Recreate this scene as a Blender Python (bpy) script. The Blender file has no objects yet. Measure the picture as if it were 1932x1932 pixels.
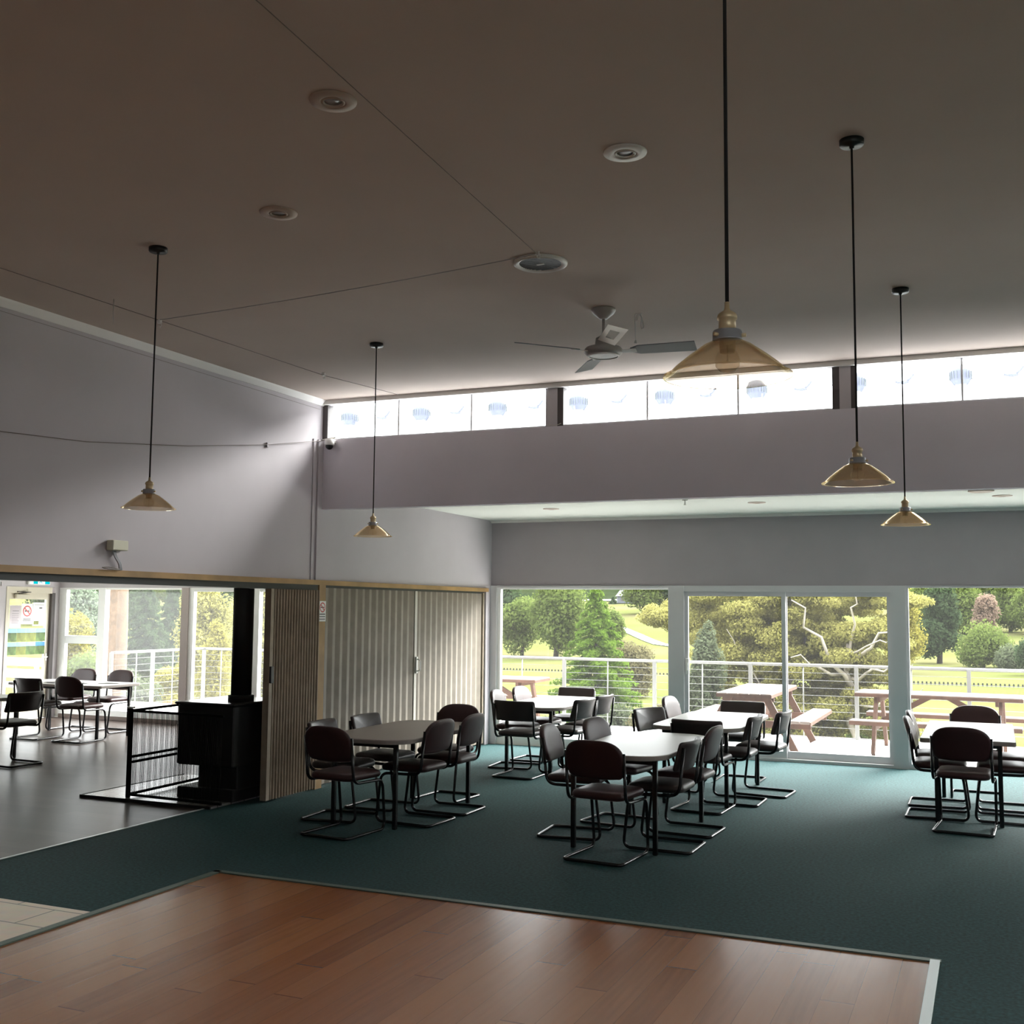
import bpy, math, random
import numpy as np
from mathutils import Vector, Matrix
PI = math.pi
col = bpy.context.scene.collection
sc = bpy.context.scene
R = math.radians

# ------------------------------------------------------------------ materials
def new_mat(name):
    m = bpy.data.materials.new(name); m.use_nodes = True
    nt = m.node_tree; nt.nodes.clear()
    out = nt.nodes.new('ShaderNodeOutputMaterial')
    return m, nt, out

def N(nt, typ, **kw):
    n = nt.nodes.new(typ)
    for k, v in kw.items():
        if k in n.inputs: n.inputs[k].default_value = v
        else: setattr(n, k, v)
    return n

def rgba(c): return (c[0], c[1], c[2], 1.0)

def plain(name, c, rough=.6, metal=0.0, var=.0, scale=6.0, bump=0.0, bscale=80.0, spec=.5, c2=None, coat=0.0, coords='Object'):
    m, nt, out = new_mat(name)
    b = N(nt, 'ShaderNodeBsdfPrincipled', Roughness=rough, Metallic=metal)
    b.inputs['Specular IOR Level'].default_value = spec
    b.inputs['Coat Weight'].default_value = coat
    tc = N(nt, 'ShaderNodeTexCoord')
    if var or c2:
        t = N(nt, 'ShaderNodeTexNoise', Scale=scale, Detail=4.0)
        nt.links.new(tc.outputs[coords], t.inputs['Vector'])
        r = N(nt, 'ShaderNodeValToRGB')
        r.color_ramp.elements[0].position = .3; r.color_ramp.elements[1].position = .7
        r.color_ramp.elements[0].color = rgba([x*(1-var) for x in c])
        r.color_ramp.elements[1].color = rgba(c2 if c2 else [min(1, x*(1+var)) for x in c])
        nt.links.new(t.outputs['Fac'], r.inputs['Fac'])
        nt.links.new(r.outputs['Color'], b.inputs['Base Color'])
    else:
        b.inputs['Base Color'].default_value = rgba(c)
    if bump:
        t2 = N(nt, 'ShaderNodeTexNoise', Scale=bscale, Detail=3.0)
        nt.links.new(tc.outputs[coords], t2.inputs['Vector'])
        bp = N(nt, 'ShaderNodeBump', Strength=bump, Distance=.01)
        nt.links.new(t2.outputs['Fac'], bp.inputs['Height'])
        nt.links.new(bp.outputs['Normal'], b.inputs['Normal'])
    nt.links.new(b.outputs['BSDF'], out.inputs['Surface'])
    return m

def schlick(nt, f0, k=1.0):
    lw = N(nt, 'ShaderNodeLayerWeight', Blend=.5)
    p = N(nt, 'ShaderNodeMath', operation='POWER'); p.inputs[1].default_value = 5.0
    nt.links.new(lw.outputs['Facing'], p.inputs[0])
    m = N(nt, 'ShaderNodeMath', operation='MULTIPLY_ADD'); m.inputs[1].default_value = (1-f0)*k; m.inputs[2].default_value = f0
    nt.links.new(p.outputs[0], m.inputs[0]); return m

def glass_mat(name, tint=(.97, .985, .98), refl=1.0, haze=0.0, rough=0.0):
    m, nt, out = new_mat(name)
    tr = N(nt, 'ShaderNodeBsdfTransparent', Color=rgba(tint))
    gl = N(nt, 'ShaderNodeBsdfGlossy', Roughness=rough)
    mu = schlick(nt, .04*refl, refl)
    mx = N(nt, 'ShaderNodeMixShader')
    nt.links.new(mu.outputs[0], mx.inputs[0]); nt.links.new(tr.outputs[0], mx.inputs[1]); nt.links.new(gl.outputs[0], mx.inputs[2])
    last = mx
    if haze:
        df = N(nt, 'ShaderNodeBsdfTranslucent', Color=rgba((.9, .9, .9)))
        m2 = N(nt, 'ShaderNodeMixShader'); m2.inputs[0].default_value = haze
        nt.links.new(mx.outputs[0], m2.inputs[1]); nt.links.new(df.outputs[0], m2.inputs[2]); last = m2
    nt.links.new(last.outputs[0], out.inputs['Surface'])
    return m

def amber_mat():
    m, nt, out = new_mat('amber_glass')
    tr = N(nt, 'ShaderNodeBsdfTransparent', Color=rgba((.96, .91, .83)))
    df = N(nt, 'ShaderNodeBsdfDiffuse', Color=rgba((.78, .60, .40)))
    tl = N(nt, 'ShaderNodeBsdfTranslucent', Color=rgba((.78, .60, .40)))
    a = N(nt, 'ShaderNodeMixShader'); a.inputs[0].default_value = .5
    nt.links.new(df.outputs[0], a.inputs[1]); nt.links.new(tl.outputs[0], a.inputs[2])
    b = N(nt, 'ShaderNodeMixShader'); b.inputs[0].default_value = .20
    nt.links.new(tr.outputs[0], b.inputs[1]); nt.links.new(a.outputs[0], b.inputs[2])
    gl = N(nt, 'ShaderNodeBsdfGlossy', Roughness=.04, Color=rgba((1, .86, .62)))
    fr = schlick(nt, .085)
    c = N(nt, 'ShaderNodeMixShader')
    nt.links.new(fr.outputs[0], c.inputs[0]); nt.links.new(b.outputs[0], c.inputs[1]); nt.links.new(gl.outputs[0], c.inputs[2])
    nt.links.new(c.outputs[0], out.inputs['Surface'])
    return m

def planks(name, width, length, ramp, rough, coat=0.0, along='Y', rvar=.15, spec=.5, ior=1.5):
    # ior below 1.5 weakens grazing reflections of the windows
    m, nt, out = new_mat(name)
    b = N(nt, 'ShaderNodeBsdfPrincipled', Roughness=rough)
    b.inputs['Specular IOR Level'].default_value = spec
    b.inputs['Coat Weight'].default_value = coat; b.inputs['IOR'].default_value = ior
    tc = N(nt, 'ShaderNodeTexCoord'); sp = N(nt, 'ShaderNodeSeparateXYZ')
    nt.links.new(tc.outputs['Object'], sp.inputs[0])
    ax, ay = ('X', 'Y') if along == 'Y' else ('Y', 'X')
    def math_(op, a, bb):
        n = N(nt, 'ShaderNodeMath', operation=op)
        for i, v in enumerate((a, bb)):
            if v is None: continue
            if isinstance(v, (int, float)): n.inputs[i].default_value = v
            else: nt.links.new(v, n.inputs[i])
        return n.outputs[0]
    u = math_('DIVIDE', sp.outputs[ax], width)
    row = math_('FLOOR', u, None)
    fru = math_('FRACT', u, None)
    wn0 = N(nt, 'ShaderNodeTexWhiteNoise', noise_dimensions='1D'); nt.links.new(row, wn0.inputs['W'])
    off = math_('MULTIPLY', wn0.outputs['Value'], 7.0)
    v = math_('ADD', math_('DIVIDE', sp.outputs[ay], length), off)
    seg = math_('FLOOR', v, None); frv = math_('FRACT', v, None)
    cmb = N(nt, 'ShaderNodeCombineXYZ'); nt.links.new(row, cmb.inputs[0]); nt.links.new(seg, cmb.inputs[1])
    wn = N(nt, 'ShaderNodeTexWhiteNoise', noise_dimensions='2D'); nt.links.new(cmb.outputs[0], wn.inputs['Vector'])
    mp = N(nt, 'ShaderNodeMapping'); mp.inputs['Scale'].default_value = (30, 1.6, 1) if along == 'Y' else (1.6, 30, 1)
    nt.links.new(tc.outputs['Object'], mp.inputs['Vector'])
    ns = N(nt, 'ShaderNodeTexNoise', Scale=1.0, Detail=5.0); nt.links.new(mp.outputs[0], ns.inputs['Vector'])
    mixv = math_('ADD', math_('MULTIPLY', wn.outputs['Value'], .7), math_('MULTIPLY', ns.outputs['Fac'], .35))
    r = N(nt, 'ShaderNodeValToRGB')
    els = r.color_ramp.elements
    els[0].color = rgba(ramp[0]); els[1].color = rgba(ramp[-1])
    for i, c in enumerate(ramp[1:-1]):
        e = els.new((i+1)/(len(ramp)-1)); e.color = rgba(c)
    nt.links.new(mixv, r.inputs['Fac'])
    g1 = math_('LESS_THAN', fru, .012); g2 = math_('LESS_THAN', frv, .0035)
    gg = math_('MAXIMUM', g1, g2)
    mxc = N(nt, 'ShaderNodeMix', data_type='RGBA')
    nt.links.new(gg, mxc.inputs['Factor']); nt.links.new(r.outputs['Color'], mxc.inputs['A'])
    mxc.inputs['B'].default_value = rgba([x*.85 for x in ramp[0]])
    nt.links.new(mxc.outputs['Result'], b.inputs['Base Color'])
    bp = N(nt, 'ShaderNodeBump', Strength=.06, Distance=.003)
    hh = math_('SUBTRACT', ns.outputs['Fac'], gg); nt.links.new(hh, bp.inputs['Height'])
    nt.links.new(bp.outputs['Normal'], b.inputs['Normal'])
    nt.links.new(b.outputs['BSDF'], out.inputs['Surface'])
    return m

def tiles(name, c1, c2, grout, sx, sy, rough=.4):
    m, nt, out = new_mat(name)
    b = N(nt, 'ShaderNodeBsdfPrincipled', Roughness=rough)
    tc = N(nt, 'ShaderNodeTexCoord')
    br = N(nt, 'ShaderNodeTexBrick', Color1=rgba(c1), Color2=rgba(c2), Mortar=rgba(grout), Scale=1.0)
    br.inputs['Mortar Size'].default_value = .006; br.inputs['Brick Width'].default_value = sx; br.inputs['Row Height'].default_value = sy
    nt.links.new(tc.outputs['Object'], br.inputs['Vector'])
    ns = N(nt, 'ShaderNodeTexNoise', Scale=9.0, Detail=5.0); nt.links.new(tc.outputs['Object'], ns.inputs['Vector'])
    mx = N(nt, 'ShaderNodeMix', data_type='RGBA', blend_type='MULTIPLY'); mx.inputs['Factor'].default_value = .5
    nt.links.new(br.outputs['Color'], mx.inputs['A']); nt.links.new(ns.outputs['Color'], mx.inputs['B'])
    mx2 = N(nt, 'ShaderNodeMix', data_type='RGBA'); mx2.inputs['Factor'].default_value = .5
    nt.links.new(br.outputs['Color'], mx2.inputs['A']); nt.links.new(mx.outputs['Result'], mx2.inputs['B'])
    nt.links.new(mx2.outputs['Result'], b.inputs['Base Color'])
    nt.links.new(b.outputs['BSDF'], out.inputs['Surface'])
    return m

def leaf_mat(name, ramp, transl=.48):
    m, nt, out = new_mat(name)
    g = N(nt, 'ShaderNodeNewGeometry')
    r = N(nt, 'ShaderNodeValToRGB'); els = r.color_ramp.elements
    mean_ = [sum(c[i] for c in ramp)/len(ramp) for i in range(3)]
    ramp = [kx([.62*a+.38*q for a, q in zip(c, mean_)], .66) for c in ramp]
    els[0].color = rgba(ramp[0]); els[1].color = rgba(ramp[-1])
    for i, c in enumerate(ramp[1:-1]):
        e = els.new((i+1)/(len(ramp)-1)); e.color = rgba(c)
    tc = N(nt, 'ShaderNodeTexCoord')
    ns = N(nt, 'ShaderNodeTexNoise', Scale=1.1, Detail=2.0); nt.links.new(tc.outputs['Object'], ns.inputs['Vector'])
    ma = N(nt, 'ShaderNodeMath', operation='MULTIPLY'); ma.inputs[1].default_value = .55
    nt.links.new(g.outputs['Random Per Island'], ma.inputs[0])
    mb = N(nt, 'ShaderNodeMath', operation='MULTIPLY_ADD'); mb.inputs[1].default_value = 1.1
    nt.links.new(ns.outputs['Fac'], mb.inputs[0]); nt.links.new(ma.outputs[0], mb.inputs[2])
    mc = N(nt, 'ShaderNodeMath', operation='SUBTRACT'); mc.inputs[1].default_value = .32
    nt.links.new(mb.outputs[0], mc.inputs[0])
    nt.links.new(mc.outputs[0], r.inputs['Fac'])
    d = N(nt, 'ShaderNodeBsdfDiffuse'); t = N(nt, 'ShaderNodeBsdfTranslucent')
    nt.links.new(r.outputs['Color'], d.inputs['Color']); nt.links.new(r.outputs['Color'], t.inputs['Color'])
    mx = N(nt, 'ShaderNodeMixShader'); mx.inputs[0].default_value = transl
    nt.links.new(d.outputs[0], mx.inputs[1]); nt.links.new(t.outputs[0], mx.inputs[2])
    nt.links.new(mx.outputs[0], out.inputs['Surface'])
    return m

def emit_mat(name, c, s):
    m, nt, out = new_mat(name)
    e = N(nt, 'ShaderNodeEmission', Color=rgba(c), Strength=s)
    nt.links.new(e.outputs[0], out.inputs['Surface'])
    return m

M_ = {}
KX = .185      # outdoor colours darkened to hold down the daylight exposure outside
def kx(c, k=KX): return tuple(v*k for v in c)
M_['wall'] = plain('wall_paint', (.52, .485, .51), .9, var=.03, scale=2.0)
M_['header'] = plain('wall_paint_lightened', (.72, .68, .74), .9, var=.03, scale=2.0)  # wall paint with extra light mixed in, for the dim header
M_['bay_wall'] = plain('wall_paint_darkened', (.40, .365, .385), .9, var=.03, scale=2.0)  # wall paint with shade mixed in, for the wall over the windows
M_['ceiling'] = plain('ceiling_paint', (.55, .46, .40), .95, var=.03, scale=1.5)
M_['low_ceiling'] = plain('low_ceiling_paint', (.72, .74, .68), .9)
M_['cornice'] = plain('cornice_paint', (.80, .78, .75), .8)
M_['carpet'] = plain('carpet', (.016, .056, .058), .8, var=.35, scale=45, bump=.5, bscale=300, spec=.22, c2=(.028, .093, .096))
M_['dance'] = planks('dance_floor_boards', .16, 2.6, [(.17, .050, .020), (.30, .104, .034), (.36, .14, .048), (.22, .070, .028)], .26, 0, 'Y', .16, .34)
M_['vinyl'] = planks('dark_vinyl_planks', .15, 1.2, [(.030, .021, .017), (.044, .032, .027), (.056, .042, .035)], .30, .0, 'X', .10, .4, 1.16)
M_['tile'] = tiles('beige_tile', (.86, .70, .53), (.76, .61, .46), (.26, .21, .16), .62, .31)
M_['strip'] = plain('green_edge_strip', (.10, .14, .115), .5, .2)
M_['alu_strip'] = plain('aluminium_strip', (.5, .53, .52), .35, .7)
M_['pine'] = plain('pine_trim', (.34, .20, .075), .55, var=.25, scale=3)
M_['track'] = plain('dark_track', (.02, .022, .024), .5, .3)
M_['concertina'] = plain('concertina_vinyl', (.215, .18, .14), .6, var=.10, scale=8)
M_['concertina_dark'] = plain('concertina_vinyl_dark', (.34, .275, .205), .6, var=.15, scale=8)
M_['lead'] = plain('concertina_lead', (.55, .52, .46), .5)
M_['frame_grey'] = plain('grey_frame', (.62, .61, .62), .45)
M_['frame_white'] = plain('white_frame', (.90, .90, .89), .4)
M_['frame_pink'] = plain('beige_post', (.42, .36, .34), .6)
M_['frame_dark'] = plain('dark_frame', (.07, .06, .06), .5)
M_['cream'] = plain('cream_paint', (.62, .57, .47), .6)
M_['glass'] = glass_mat('window_glass', refl=.5, haze=.0055)  # slight veil added in the glass to imitate flare
M_['glass_flare'] = glass_mat('flare_veil_glass', refl=.5, haze=.016)  # stronger veil imitating flare in the side room panes
M_['amber'] = amber_mat()
M_['brass'] = plain('aged_brass', (.72, .56, .34), .38, .35)
M_['galv'] = plain('galvanised_steel', (.42, .43, .46), .35, .5)
M_['dark_metal'] = plain('dark_metal', (.04, .042, .045), .4, .6)
M_['black'] = plain('black_plastic', (.012, .012, .013), .5)
M_['cord'] = plain('black_cord', (.012, .011, .011), .8)
M_['bulb'] = glass_mat('bulb_glass', (.93, .88, .80), haze=.10)
M_['tube'] = plain('black_tube_enamel', (.012, .012, .014), .22, .1)
M_['burgundy'] = plain('burgundy_vinyl', (.043, .014, .015), .42, var=.15, scale=5)
M_['brown'] = plain('brown_vinyl', (.042, .028, .027), .40, var=.15, scale=5)
M_['laminate'] = plain('white_laminate', (.68, .66, .63), .32)
M_['laminate_shaded'] = plain('shaded_laminate', (.33, .28, .245), .35)  # off-white laminate with the table's shade put into the colour
M_['rim'] = plain('taupe_table_edge', (.30, .26, .235), .45)
M_['white'] = plain('white_plastic', (.78, .77, .74), .45)
M_['offwhite'] = plain('cream_plastic', (.62, .60, .47), .5)
M_['paper'] = plain('paper', (.80, .80, .78), .8)
M_['paper_grey'] = plain('printed_sheet', (.52, .47, .50), .8)
M_['red'] = plain('red_print', (.55, .09, .09), .7)
M_['print'] = plain('black_print', (.06, .06, .06), .8)
M_['lilac_print'] = plain('lilac_print', (.45, .45, .68), .8)
M_['fan'] = plain('fan_enamel', (.36, .345, .33), .4)
M_['fan_blade'] = plain('fan_blade', (.17, .17, .175), .45)
def card_mat():
    m, nt, out = new_mat('translucent_card')  # translucency added so light from behind brightens the card
    d = N(nt, 'ShaderNodeBsdfDiffuse', Color=rgba((.94, .88, .84))); t = N(nt, 'ShaderNodeBsdfTranslucent', Color=rgba((.94, .88, .84)))
    mx = N(nt, 'ShaderNodeMixShader'); mx.inputs[0].default_value = .5
    nt.links.new(d.outputs[0], mx.inputs[1]); nt.links.new(t.outputs[0], mx.inputs[2]); nt.links.new(mx.outputs[0], out.inputs['Surface'])
    return m
M_['card'] = card_mat()
M_['string'] = plain('pale_string', (.62, .58, .54), .9)
M_['wire'] = plain('dark_wire', (.20, .17, .15), .7)
M_['wire_pale'] = plain('twisted_wire', (.36, .32, .30), .7)
M_['guard'] = plain('guard_black', (.008, .008, .009), .9, spec=.08)
M_['stove'] = plain('stove_black', (.010, .010, .011), .55)
M_['stove_top'] = plain('stove_top_black', (.02, .02, .02), .16, .2)
M_['hearth'] = tiles('hearth_tile', (.30, .29, .28), (.26, .25, .245), (.05, .05, .05), .2, .2, .25)
M_['deck'] = plain('pale_deck', (.80, .79, .77), .8)  # daylight glare put into the colour so the deck burns out white
M_['roof'] = plain('pale_roof', (.66, .68, .70), .7)
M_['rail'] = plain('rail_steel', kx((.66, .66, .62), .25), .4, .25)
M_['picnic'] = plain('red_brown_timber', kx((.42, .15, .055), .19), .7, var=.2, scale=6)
M_['picnic_top'] = plain('pale_timber_top', (.26, .20, .17), .75, var=.08, scale=6)  # top boards paler than the side timber
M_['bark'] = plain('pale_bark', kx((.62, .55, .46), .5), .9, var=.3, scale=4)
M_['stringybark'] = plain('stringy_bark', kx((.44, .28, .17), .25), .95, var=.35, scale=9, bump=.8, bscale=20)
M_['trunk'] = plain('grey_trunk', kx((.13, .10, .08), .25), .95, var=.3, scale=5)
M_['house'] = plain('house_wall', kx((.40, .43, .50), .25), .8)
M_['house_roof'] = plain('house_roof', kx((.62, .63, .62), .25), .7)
M_['path'] = plain('pale_path', (.92, .86, .76), .9)
M_['picket'] = plain('dark_picket', kx((.06, .07, .05), .25), .9)
M_['rack'] = plain('pale_rack', (.86, .87, .88), .6)
M_['panel_blue'] = plain('pale_blue_panel', kx((.40, .47, .50), .25), .35)
M_['ventgrey'] = plain('vent_blue_grey', (.10, .11, .15), .6)
M_['cyan'] = emit_mat('exit_cyan', (.0, .62, .72), .9)
M_['exit_white'] = emit_mat('exit_white', (.92, 1, .97), 1.0)
M_['scene_g'] = plain('photo_green', (.07, .12, .03), .6, var=.6, scale=9)
M_['scene_y'] = plain('photo_olive', (.14, .16, .03), .6, var=.4, scale=9)
M_['scene_b'] = plain('photo_sky', (.22, .42, .62), .6, var=.3, scale=5)
M_['scene_b2'] = plain('photo_deep_sky', (.05, .20, .60), .6, var=.3, scale=5)
M_['fascia'] = plain('fascia', (.5, .5, .5), .8)
M_['brown_skirt'] = plain('brown_skirting', (.14, .10, .085), .5)

# ------------------------------------------------------------------ mesh helpers
class MB:
    def __init__(s): s.v = []; s.f = []; s.s = []
    def add(s, vs, fs, smooth=False):
        o = len(s.v); s.v += [tuple(p) for p in vs]
        s.f += [tuple(i+o for i in f) for f in fs]; s.s += [smooth]*len(fs); return s
    def bb(s, x0, x1, y0, y1, z0, z1):
        v = [(x, y, z) for z in (z0, z1) for y in (y0, y1) for x in (x0, x1)]
        return s.add(v, [(0, 2, 3, 1), (4, 5, 7, 6), (0, 1, 5, 4), (2, 6, 7, 3), (0, 4, 6, 2), (1, 3, 7, 5)])
    def box(s, c, d, mat=None):
        x, y, z = [k/2 for k in d]
        v = [Vector((a*x, b*y, e*z)) for e in (-1, 1) for b in (-1, 1) for a in (-1, 1)]
        if mat is not None: v = [mat @ p for p in v]
        v = [p + Vector(c) for p in v]
        return s.add(v, [(0, 2, 3, 1), (4, 5, 7, 6), (0, 1, 5, 4), (2, 6, 7, 3), (0, 4, 6, 2), (1, 3, 7, 5)])
    def bevbox(s, c, d, b=.006, mat=None):
        x, y, z = [k/2 for k in d]; vs = []
        poly = lambda i: [(-x+i, -y), (x-i, -y), (x, -y+i), (x, y-i), (x-i, y), (-x+i, y), (-x, y-i), (-x, -y+i)]
        rings = [(-z, b*2, b), (-z+b, b, 0), (z-b, b, 0), (z, b*2, b)]
        for zz, i, sh in rings:
            for px, py in poly(b):
                k = 1 if sh == 0 else 0
                vs.append(Vector((px*(1 if k else (x-b)/x), py*(1 if k else (y-b)/y), zz)))
        fs = [tuple(range(7, -1, -1)), tuple(range(24, 32))]
        for r in range(3):
            for i in range(8):
                j = (i+1) % 8; fs.append((r*8+i, r*8+j, r*8+8+j, r*8+8+i))
        if mat is not None: vs = [mat @ p for p in vs]
        return s.add([p+Vector(c) for p in vs], fs)
    def tube(s, pts, r, n=8, closed=False, rs=None):
        P = [Vector(p) for p in pts]; m = len(P); vs = []; fs = []
        prev = None
        for i in range(m):
            if closed: t = P[(i+1) % m]-P[i-1]
            else: t = P[min(i+1, m-1)]-P[max(i-1, 0)]
            t.normalize()
            if prev is None:
                a = Vector((0, 0, 1)) if abs(t.z) < .9 else Vector((1, 0, 0))
                u = t.cross(a).normalized()
            else:
                u = (prev - t*prev.dot(t))
                u = u.normalized() if u.length > 1e-6 else t.orthogonal().normalized()
            prev = u; w = t.cross(u)
            rr = rs[i] if rs else r
            for k in range(n):
                a = 2*PI*k/n; vs.append(P[i]+u*(rr*math.cos(a))+w*(rr*math.sin(a)))
        for i in range(m if closed else m-1):
            j = (i+1) % m
            for k in range(n):
                l = (k+1) % n; fs.append((i*n+k, i*n+l, j*n+l, j*n+k))
        if not closed: fs += [tuple(range(n-1, -1, -1)), tuple((m-1)*n+k for k in range(n))]
        return s.add(vs, fs, True)
    def bar(s, a, b, w, h=None):
        h = h or w; a = Vector(a); b = Vector(b); d = b-a; L = d.length
        q = d.to_track_quat('X', 'Z').to_matrix()
        return s.box((a+b)/2, (L, w, h), q)
    def lathe(s, prof, n=32, c=(0, 0, 0), smooth=True):
        vs = []; fs = []; m = len(prof)
        for r, z in prof:
            for k in range(n):
                a = 2*PI*k/n; vs.append((c[0]+r*math.cos(a), c[1]+r*math.sin(a), c[2]+z))
        for i in range(m-1):
            for k in range(n):
                l = (k+1) % n; fs.append((i*n+k, i*n+l, (i+1)*n+l, (i+1)*n+k))
        if prof[0][0] > 1e-5: fs.append(tuple(range(n-1, -1, -1)))
        if prof[-1][0] > 1e-5: fs.append(tuple((m-1)*n+k for k in range(n)))
        return s.add(vs, fs, smooth)
    def rings(s, prof, n=32, c=(0, 0, 0)):
        vs = []; fs = []; m = len(prof)          # closed loop profile, no caps
        for r, z in prof:
            for k in range(n):
                a = 2*PI*k/n; vs.append((c[0]+r*math.cos(a), c[1]+r*math.sin(a), c[2]+z))
        for i in range(m):
            j = (i+1) % m
            for k in range(n):
                l = (k+1) % n; fs.append((i*n+k, i*n+l, j*n+l, j*n+k))
        return s.add(vs, fs, True)
    def loft(s, ringlist, smooth=True, cap=True):
        n = len(ringlist[0]); vs = [p for r in ringlist for p in r]; fs = []
        for i in range(len(ringlist)-1):
            for k in range(n):
                l = (k+1) % n; fs.append((i*n+k, i*n+l, (i+1)*n+l, (i+1)*n+k))
        if cap: fs += [tuple(range(n-1, -1, -1)), tuple((len(ringlist)-1)*n+k for k in range(n))]
        return s.add(vs, fs, smooth)
    def prism(s, poly, z0, z1):
        n = len(poly)
        return s.loft([[(x, y, z0) for x, y in poly], [(x, y, z1) for x, y in poly]], False)
    def ellipsoid(s, c, r, nu=14, nv=8):
        prof = [(math.sin(PI*i/nv), -math.cos(PI*i/nv)) for i in range(nv+1)]
        vs = []; fs = []
        for a, b in prof:
            for k in range(nu):
                t = 2*PI*k/nu; vs.append((c[0]+r[0]*a*math.cos(t), c[1]+r[1]*a*math.sin(t), c[2]+r[2]*b))
        for i in range(nv):
            for k in range(nu):
                l = (k+1) % nu; fs.append((i*nu+k, i*nu+l, (i+1)*nu+l, (i+1)*nu+k))
        return s.add(vs, fs, True)
    def build(s, name, m, parent=None, loc=None, recenter=False):
        vs = s.v
        if recenter:
            a = np.array(vs); lo = a.min(0); hi = a.max(0)
            o = ((lo[0]+hi[0])/2, (lo[1]+hi[1])/2, lo[2]); vs = [tuple(p) for p in (a-np.array(o))]; loc = o
        me = bpy.data.meshes.new(name); me.from_pydata(vs, [], s.f)
        me.polygons.foreach_set('use_smooth', s.s)
        me.materials.append(M_[m] if isinstance(m, str) else m)
        me.update()
        o = bpy.data.objects.new(name, me); col.objects.link(o)
        if loc: o.location = loc
        if parent: o.parent = parent
        return o

def tag(o, label=None, cat=None, group=None, kind=None):
    if label: o['label'] = label
    if cat: o['category'] = cat
    if group: o['group'] = group
    if kind: o['kind'] = kind
    return o

def thing(name, label, cat, loc=(0, 0, 0), rz=0, group=None):
    o = bpy.data.objects.new(name, None); o.empty_display_size = .1; col.objects.link(o)
    o.location = loc; o.rotation_euler = (0, 0, rz)
    return tag(o, label, cat, group)

def struct(name, mb, m, parent=None, label=None):
    o = mb.build(name, m, parent)
    if not parent: o['kind'] = 'structure'
    if label: o['label'] = label
    return o

def copy_tree(o, parent=None):
    c = o.copy(); col.objects.link(c)
    if parent: c.parent = parent
    for ch in list(o.children): copy_tree(ch, c)
    return c

def fillet(pts, rad, n=5):
    P = [Vector(p) for p in pts]; out = [P[0]]
    for i in range(1, len(P)-1):
        a, b, c = P[i-1], P[i], P[i+1]
        u = (a-b); v = (c-b); ru = min(rad, u.length*.49, v.length*.49)
        p0 = b+u.normalized()*ru; p2 = b+v.normalized()*ru
        for k in range(n+1):
            t = k/n; out.append(p0*(1-t)**2+b*2*t*(1-t)+p2*t*t)
    out.append(P[-1]); return out

def smooth(P, n=6):
    P = [Vector(p) for p in P]; out = []
    for i in range(len(P)-1):
        a, b, c, d = P[max(i-1, 0)], P[i], P[i+1], P[min(i+2, len(P)-1)]
        for k in range(n):
            t = k/n; out.append(.5*((2*b)+(c-a)*t+(2*a-5*b+4*c-d)*t*t+(3*b-a-3*c+d)*t**3))
    return out+[P[-1]]

def rrect(hx, hy, r, n=8):
    out = []
    for cx, cy, a0 in ((hx-r, hy-r, 0), (-hx+r, hy-r, 90), (-hx+r, -hy+r, 180), (hx-r, -hy+r, 270)):
        for k in range(n+1):
            a = R(a0+90*k/n); out.append((cx+r*math.cos(a), cy+r*math.sin(a)))
    return out

# ------------------------------------------------------------------ the room
XL, YH, YW, ZC = -6.38, 9.77, 14.10, 4.0
XR, YB = 5.6, -2.0
struct('floor', MB().bb(-6.65, XR, 5.33, YW, -.10, 0).bb(-.31, XR, YB, 5.33, -.10, 0).bb(-4.98, -.31, 6.46, 6.47, -.1, 0), 'carpet')
bpy.data.objects['floor']['label'] = 'dark teal green carpet'
# timber dance floor sits flush with the carpet
fm = MB().bb(-4.98, -.31, YB, 6.46, -.09, .004)
struct('floor', fm, 'dance', label='red brown polished timber dance floor')
struct('floor', MB().bb(-14.3, -6.65, 3.0, YW, -.10, -.001), 'vinyl', label='dark glossy vinyl plank floor of the side room')
struct('floor', MB().bb(-6.65, -5.0, YB, 5.33, -.10, .001), 'tile', label='beige floor tiles')
struct('trim_1', MB().bb(-5.02, -4.965, YB, 6.48, .0, .012), 'strip', label='grey green strip along left edge of dance floor')
struct('trim_2', MB().bb(-5.02, -.29, 6.445, 6.495, .0, .012), 'strip', label='grey green strip along far edge of dance floor')
struct('trim_3', MB().bb(-.345, -.295, YB, 6.47, .0, .014), 'alu_strip', label='pale metal strip on right edge of dance floor')
struct('trim_4', MB().bb(-6.67, -6.645, 5.0, 9.0, .0, .006), 'alu_strip', label='thin metal strip where carpet meets vinyl')

struct('ceiling', MB().bb(XL-.15, XR+.1, YB-.1, YH+.02, ZC, ZC+.12), 'ceiling', label='high flat ceiling')
struct('ceiling', MB().bb(XL-.15, XR+.1, YH+.1, YW+.05, 3.07, 3.15), 'low_ceiling', label='low white ceiling by the windows')
struct('ceiling', MB().bb(-14.45, XL-.13, 2.9, YW+.05, 2.6, 2.7), 'low_ceiling', label='ceiling of the side room')
# left wall above the opening, solid wall in front of it
struct('wall_left', MB().bb(XL-.12, XL, YB, YH+.13, 2.12, ZC).bb(XL-.12, XL, YH+.13, YW, 2.12, 3.07).bb(XL-.12, XL, YB, 4.2, 0, 2.12).bb(XL-.12, XL, 13.93, YW, 0, 2.12), 'wall')
# header wall under the high windows
struct('wall_header', MB().bb(XL, XR, YH, YH+.13, 2.86, 3.585).bb(XL, XR, YH, YH+.13, 3.965, ZC), 'header')
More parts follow.
